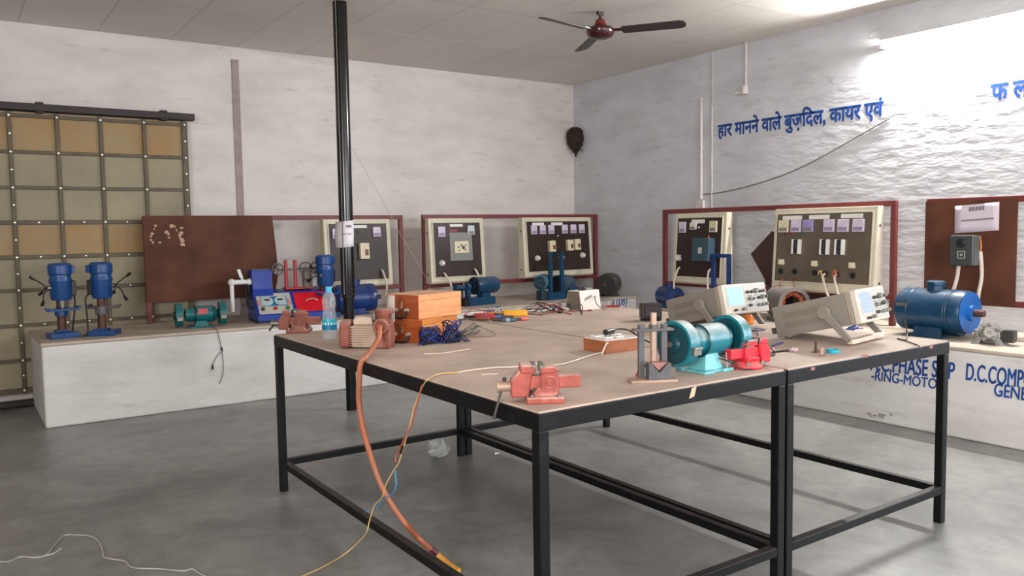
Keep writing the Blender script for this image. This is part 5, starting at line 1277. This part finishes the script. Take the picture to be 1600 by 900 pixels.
# oscilloscopes
def scope(label, loc, rz, screen, L=.43, w=.32, h=.15, tilt=14):
    t = thing('oscilloscope', label, 'oscilloscope', loc, rz, 'oscilloscopes on tilting handles')
    th = math.radians(tilt); X = Matrix.Rotation(-th, 4, 'X')   # local: rear bottom edge on y=0,z=0; front at -y, raised
    X = Matrix.Rotation(-th, 4, 'X') if False else Matrix.Rotation(th*-1, 4, 'X')
    b = B(); b.X = X; b.bb(-w/2, w/2, -L*.86, 0, 0, h); cs = b.build('case', OSC, t, smooth=0, bevel=.004)
    for s in (-1, 1):
        for k in range(2):
            b = B(); b.X = X; b.bb(s*w/2-.0008, s*w/2+.0008, -L*.55, -L*.12, h*(.25+.32*k), h*(.25+.32*k)+.028); b.build('side_rib', M('grey_case_rib', (116, 110, 101), .5, 0, .05), cs, smooth=0)
    b = B(); b.X = X; b.bb(-w/2-.002, w/2+.002, -L*.92, -L*.862, -.002, h+.002); b.build('bezel_ring', M('warm_grey_bezel', (150, 140, 126), .5), t, smooth=0, bevel=.004)
    b = B(); b.X = X; b.bb(-w/2-.004, w/2+.004, -L, -L*.922, -.004, h+.004); fp_ = b.build('front_bezel', M('cream_bezel', (204, 194, 180), .4, 0, .03), t, smooth=0, bevel=.006)
    b = B(); b.X = X; b.bb(-w/2+.15, w/2-.006, -L-.002, -L, .006, h-.006); b.build('control_panel_face', OSCF, fp_, smooth=0)
    b = B(); b.X = X; b.bb(-w/2+.012, -w/2+.148, -L-.003, -L, .03, h-.006); b.build('screen_surround', M('pale_surround', (196, 192, 186), .4), fp_, smooth=0, bevel=.002)
    b = B(); b.X = X; b.bb(-w/2+.022, -w/2+.136, -L-.0045, -L-.003, .042, h-.014); scn = b.build('screen', screen, fp_, smooth=0)
    b = B(); b.X = X
    for k in range(4): b.bb(-w/2+.022, -w/2+.136, -L-.005, -L-.0045, .055+.02*k, .0556+.02*k)
    b.build('graticule', M('pale_cyan_line', (176, 222, 222), .3), fp_, smooth=0)
    kn = [(.17, .105, .008), (.20, .105, .008), (.235, .11, .014), (.265, .105, .007), (.295, .107, .009), (.18, .07, .011), (.2, .068, .008), (.25, .072, .008), (.275, .073, .011), (.302, .075, .008), (.175, .035, .008), (.24, .034, .009), (.27, .034, .009), (.3, .036, .009), (.06, .016, .007), (.12, .018, .009)]
    for x, z, r in kn:
        b = B(); b.X = X; b.cyl((-w/2+x, -L-.002, z), (-w/2+x, -L-.02, z), r, r*.85, 14); b.build('knob', MGREY if r > .008 else DGREY, fp_)
    b = B(); b.X = X
    for i in range(3): b.bb(-w/2+.17+.05*i, -w/2+.205+.05*i, -L-.0026, -L-.002, .085, .088); b.bb(-w/2+.17+.05*i, -w/2+.2+.05*i, -L-.0026, -L-.002, .05, .052)
    b.build('panel_print', DGREY, fp_, smooth=0)
    # tilting handle
    piv = X @ Vector((0, -L*.62, h*.52)); ft = Vector((0, piv.y-.13, .012))
    for s in (-1, 1):
        x = s*(w/2+.018)
        b = B(); b.lathe([(.03, -.012), (.032, -.008), (.032, .008), (.028, .013)], (x, piv.y, piv.z), (1, 0, 0), 20)
        d = (Vector((x, ft.y, ft.z))-Vector((x, piv.y, piv.z))); n_ = Vector((0, -d.z, d.y)).normalized()
        P = [Vector((x-.009, piv.y, piv.z))+n_*.02, Vector((x-.009, piv.y, piv.z))-n_*.02, Vector((x-.009, ft.y, ft.z))-n_*.013, Vector((x-.009, ft.y, ft.z))+n_*.013]
        b.prism(P, (.018, 0, 0)); b.build('handle_arm', OSC, t, bevel=.003)
    b = B(); b.box(0, ft.y, ft.z+.001, w+.054, .03, .022); b.build('handle_bar', M('dusty_pale_handle', (206, 192, 176), .5), t, smooth=0, bevel=.004)
    for s in (-1, 1):
        b = B(); b.X = X; b.bb(s*w/2-.03-s*.03, s*w/2+.03-s*.03, .0, .022, .02, .05); b.cyl((s*(w/2-.03), -.03, -.006), (s*(w/2-.03), -.03, .001), .008, n=8); b.build('rear_foot', DGREY, t, smooth=0)
    return t
p = PZ(1215, 530, T)
def at_rear(pl, rz, w): # left rear bottom corner -> origin of the scope (middle of the rear edge)
    return (pl.x+w/2*math.cos(rz), pl.y+w/2*math.sin(rz), T+.008)
rz = math.radians(10); scope('right oscilloscope with a pale blank screen, tilted on its handle beside the turquoise ring', at_rear(p, rz, .32), rz, PALEB)
p = PZ(1047, 513, T); rz = math.radians(-2)
scope('left oscilloscope with a cyan screen, tilted on its handle behind the teal grinder', at_rear(p, rz, .32), rz, CYAN)

# black transformer block behind the left oscilloscope
p = PZ(1022, 502, T)
t = thing('transformer', 'small black transformer block left of the cyan-screened oscilloscope', 'transformer', (p.x+.02, p.y+.05, T), FACE+.1)
b = B(); b.bb(-.06, .06, -.045, .045, .012, .105); b.build('core', M('brown_black_block', (44, 36, 38), .5, 0, .15), t, smooth=0, bevel=.008)
b = B(); b.bb(-.062, .062, -.02, .02, .0, .0118); b.bb(-.045, .045, -.05, .05, .0, .0118); b.build('foot_strip', BLKP, t, smooth=0)
b = B(); b.bb(-.045, .045, -.056, -.0455, .03, .09); b.build('winding_cover', M('dark_grey_cover', (60, 54, 58), .5), t, smooth=0, bevel=.004)

# small things on the right workbench
p = PZ(1168, 506, T)
t = thing('tape_reel', 'orange reel with a pink wire bundle under the left oscilloscope', 'reel', (p.x+.0, p.y+.0, T), FACE)
B().lathe([(.03, 0), (.035, .004), (.035, .05), (.03, .054)], (0, 0, 0), n=24).build('reel_body', ORAN, t)
B().torus((0, 0, .058), .02, .005, (.2, .1, 1), 16, 6).build('wire_bundle', M('pink_wire', (200, 120, 120), .5), t)
p = PZ(1308, 552, T)
t = thing('tape_ring', 'turquoise plastic ring lying in front of the right oscilloscope', 'ring', (p.x, p.y+.02, T), 0)
b = B(); b.lathe([(.021, 0), (.028, .001), (.0285, .014), (.022, .016), (.021, 0)], n=28, cap=False); b.build('ring', CYANP, t)
B().lathe([(.0, .004), (.0208, .004)], n=24, cap=False).build('inner_disc', M('deep_turquoise', (8, 96, 120), .5), t)
for i, (px, py, l_) in enumerate(((1275, 551, 'left upright steel screw terminal standing left of the turquoise ring'), (1285, 556, 'right upright steel screw terminal, nearer to the table edge'))):
    p = PZ(px, py, T); t = thing('screw_terminal', l_, 'terminal', (p.x, p.y, T), .5*i, 'steel screw terminals')
    b = B(); b.bb(-.014, .014, -.008, .008, 0, .006); b.cyl((.01, 0, .006), (.01, 0, .014), .007, n=8); b.build('foot', M('brown_grey_steel', (120, 96, 88), .4, .6), t, smooth=0)
    b = B(); b.prism([(-.006, -.006, .006), (.004, -.006, .006), (.002, -.006, .05-.014*i), (-.002, -.006, .05-.014*i)], (0, .012, 0)); b.build('blade', M('brown_grey_steel', (120, 96, 88), .4, .6), t, smooth=0)
p = PZ(1243, 550, T)
rng = random.Random(8); b = B(); m_ = 8
for k in range(3):
    V = [Vector((rng.uniform(-.022, .022), rng.uniform(-.015, .015), rng.uniform(.001, .022))) for _ in range(6)]
    b._add(V, [(0, 1, 2), (2, 3, 0), (3, 4, 0), (1, 5, 2), (4, 5, 1)])
o = b.build('paper_scrap', M('pinkish_paper', (222, 196, 206), .7), smooth=0); o.location = (p.x, p.y+.01, T)
so = o.modifiers.new('thick', 'SOLIDIFY'); so.thickness = .0008
tag(o, 'crumpled pinkish paper scrap in front of the right oscilloscope', 'paper')
def pen(label, q0, q1, m_):
    A = PZ(*q0, T+.005); E_ = PZ(*q1, T+.005); d = E_-A
    t = thing('ballpoint_pen', label, 'pen', A, math.atan2(d.y, d.x), 'ballpoint pens')
    L = d.length; B().cyl((0, 0, 0), (L*.8, 0, 0), .0045, n=8).build('barrel', m_, t); B().cyl((L*.8, 0, 0), (L, 0, 0), .0042, .0012, 8).build('tip', DGREY, t)
    return t
pen('violet-blue pen lying between the red vice and the right oscilloscope', (1223, 535), (1205, 541), M('violet_blue_plastic', (70, 72, 150), .4))
p = PZ(1337, 516, T)
t = coil('wire_coil', 'small blue wire bundle under the front of the right oscilloscope', 'wires', (p.x+.02, p.y+.03, T), [BLCABLE, BLCABLE], 3, .04, 6, .02, .003)
pts = [PZ(1385, 494, T+.02)]
b = B(); b.tube([PZ(1420, 498, T+.02), PZ(1414, 506, T+.08), PZ(1398, 500, T+.09), PZ(1390, 507, T+.06)], .003, 6)
b = B(); b.tube([PX(1384, 493, -2.75), PX(1400, 490, -2.72), PX(1413, 500, -2.72), PX(1417, 520, -2.73), PZ(1416, 531, T+.004), PZ(1402, 529, T+.004), PZ(1425, 536, T+.004), PZ(1436, 541, T+.004), PZ(1439, 545, T+.004)], .003, 6)
o = b.build('probe_lead', BCABLE); tag(o, 'thin black lead looping beside the right oscilloscope at the bench corner', 'cable')
b = B(); b.tube([PZ(1196, 515, T+.003), PZ(1180, 513, T+.02), PZ(1184, 522, T+.003), PZ(1183, 534, T+.003)], .003, 6)
o = b.build('wire_scrap', M('violet_cable', (84, 84, 160), .45)); tag(o, 'violet wire end lying between the two oscilloscopes', 'wire')

# ================================================================== floor and wall odds and ends
p = PZ(690, 717, 0)
rng = random.Random(4); b = B(); b.ball((0, 0, .06), .075, .06, .06, 14)
for v in b.bm.verts: v.co *= 1+rng.uniform(-.22, .22); v.co.z = max(.002, v.co.z)
o = b.build('plastic_bag', M('pale_grey_polythene', (176, 178, 176), .25, 0, .12, 12), smooth=0); o.location = (p.x, p.y+.03, 0); tag(o, 'crumpled pale plastic bag on the floor beside the middle table legs', 'bag')
b = B(); b.tube([PZ(x, y, .005) for x, y in ((-20, 880), (0, 878), (15, 877), (32, 870), (55, 871), (72, 867), (85, 852), (100, 837), (120, 836), (142, 838), (155, 847), (160, 860), (162, 870), (172, 873), (195, 877), (208, 887), (250, 889), (285, 892), (300, 889), (310, 895), (330, 905))], .0035, 6)
o = b.build('floor_wire', M('dirty_white_wire', (176, 172, 164), .5)); tag(o, 'dirty white wire wandering over the concrete floor at lower left', 'wire')
b = B(); b.tube([PZ(96, 857, .006), PZ(85, 864, .004), PZ(72, 868, .004), PZ(55, 871, .004)], .0035, 6); o = b.build('floor_wire', M('dirty_white_wire', (176, 172, 164), .5)); tag(o, 'short wire end lying across the loop of the white floor wire', 'wire')
th0 = PY(556, 225, -.72); b = B(); b.tube([Vector((pp.x+.06, pp.y+.02, PY(556, 225, pp.y).z)), PY(590, 300, -1.5), PY(625, 365, -1.0), PY(655, 415, -.75), PY(672, 447, -.5)], .0022, 5)
o = b.build('hanging_thread', M('pale_thread', (206, 194, 186), .6)); tag(o, 'thin pale wire running from the black pole down to the corner frame', 'wire')
p = PZ(776, 710, 0)
b = B()
for k in range(3): b.ball((.01*k-.01, .006*(k % 2), .006), .007, .005, .006, 8)
o = b.build('litter_scrap', SCREW); o.location = (p.x, p.y, 0); tag(o, 'tiny shiny scrap on the floor under the middle rail', 'litter')
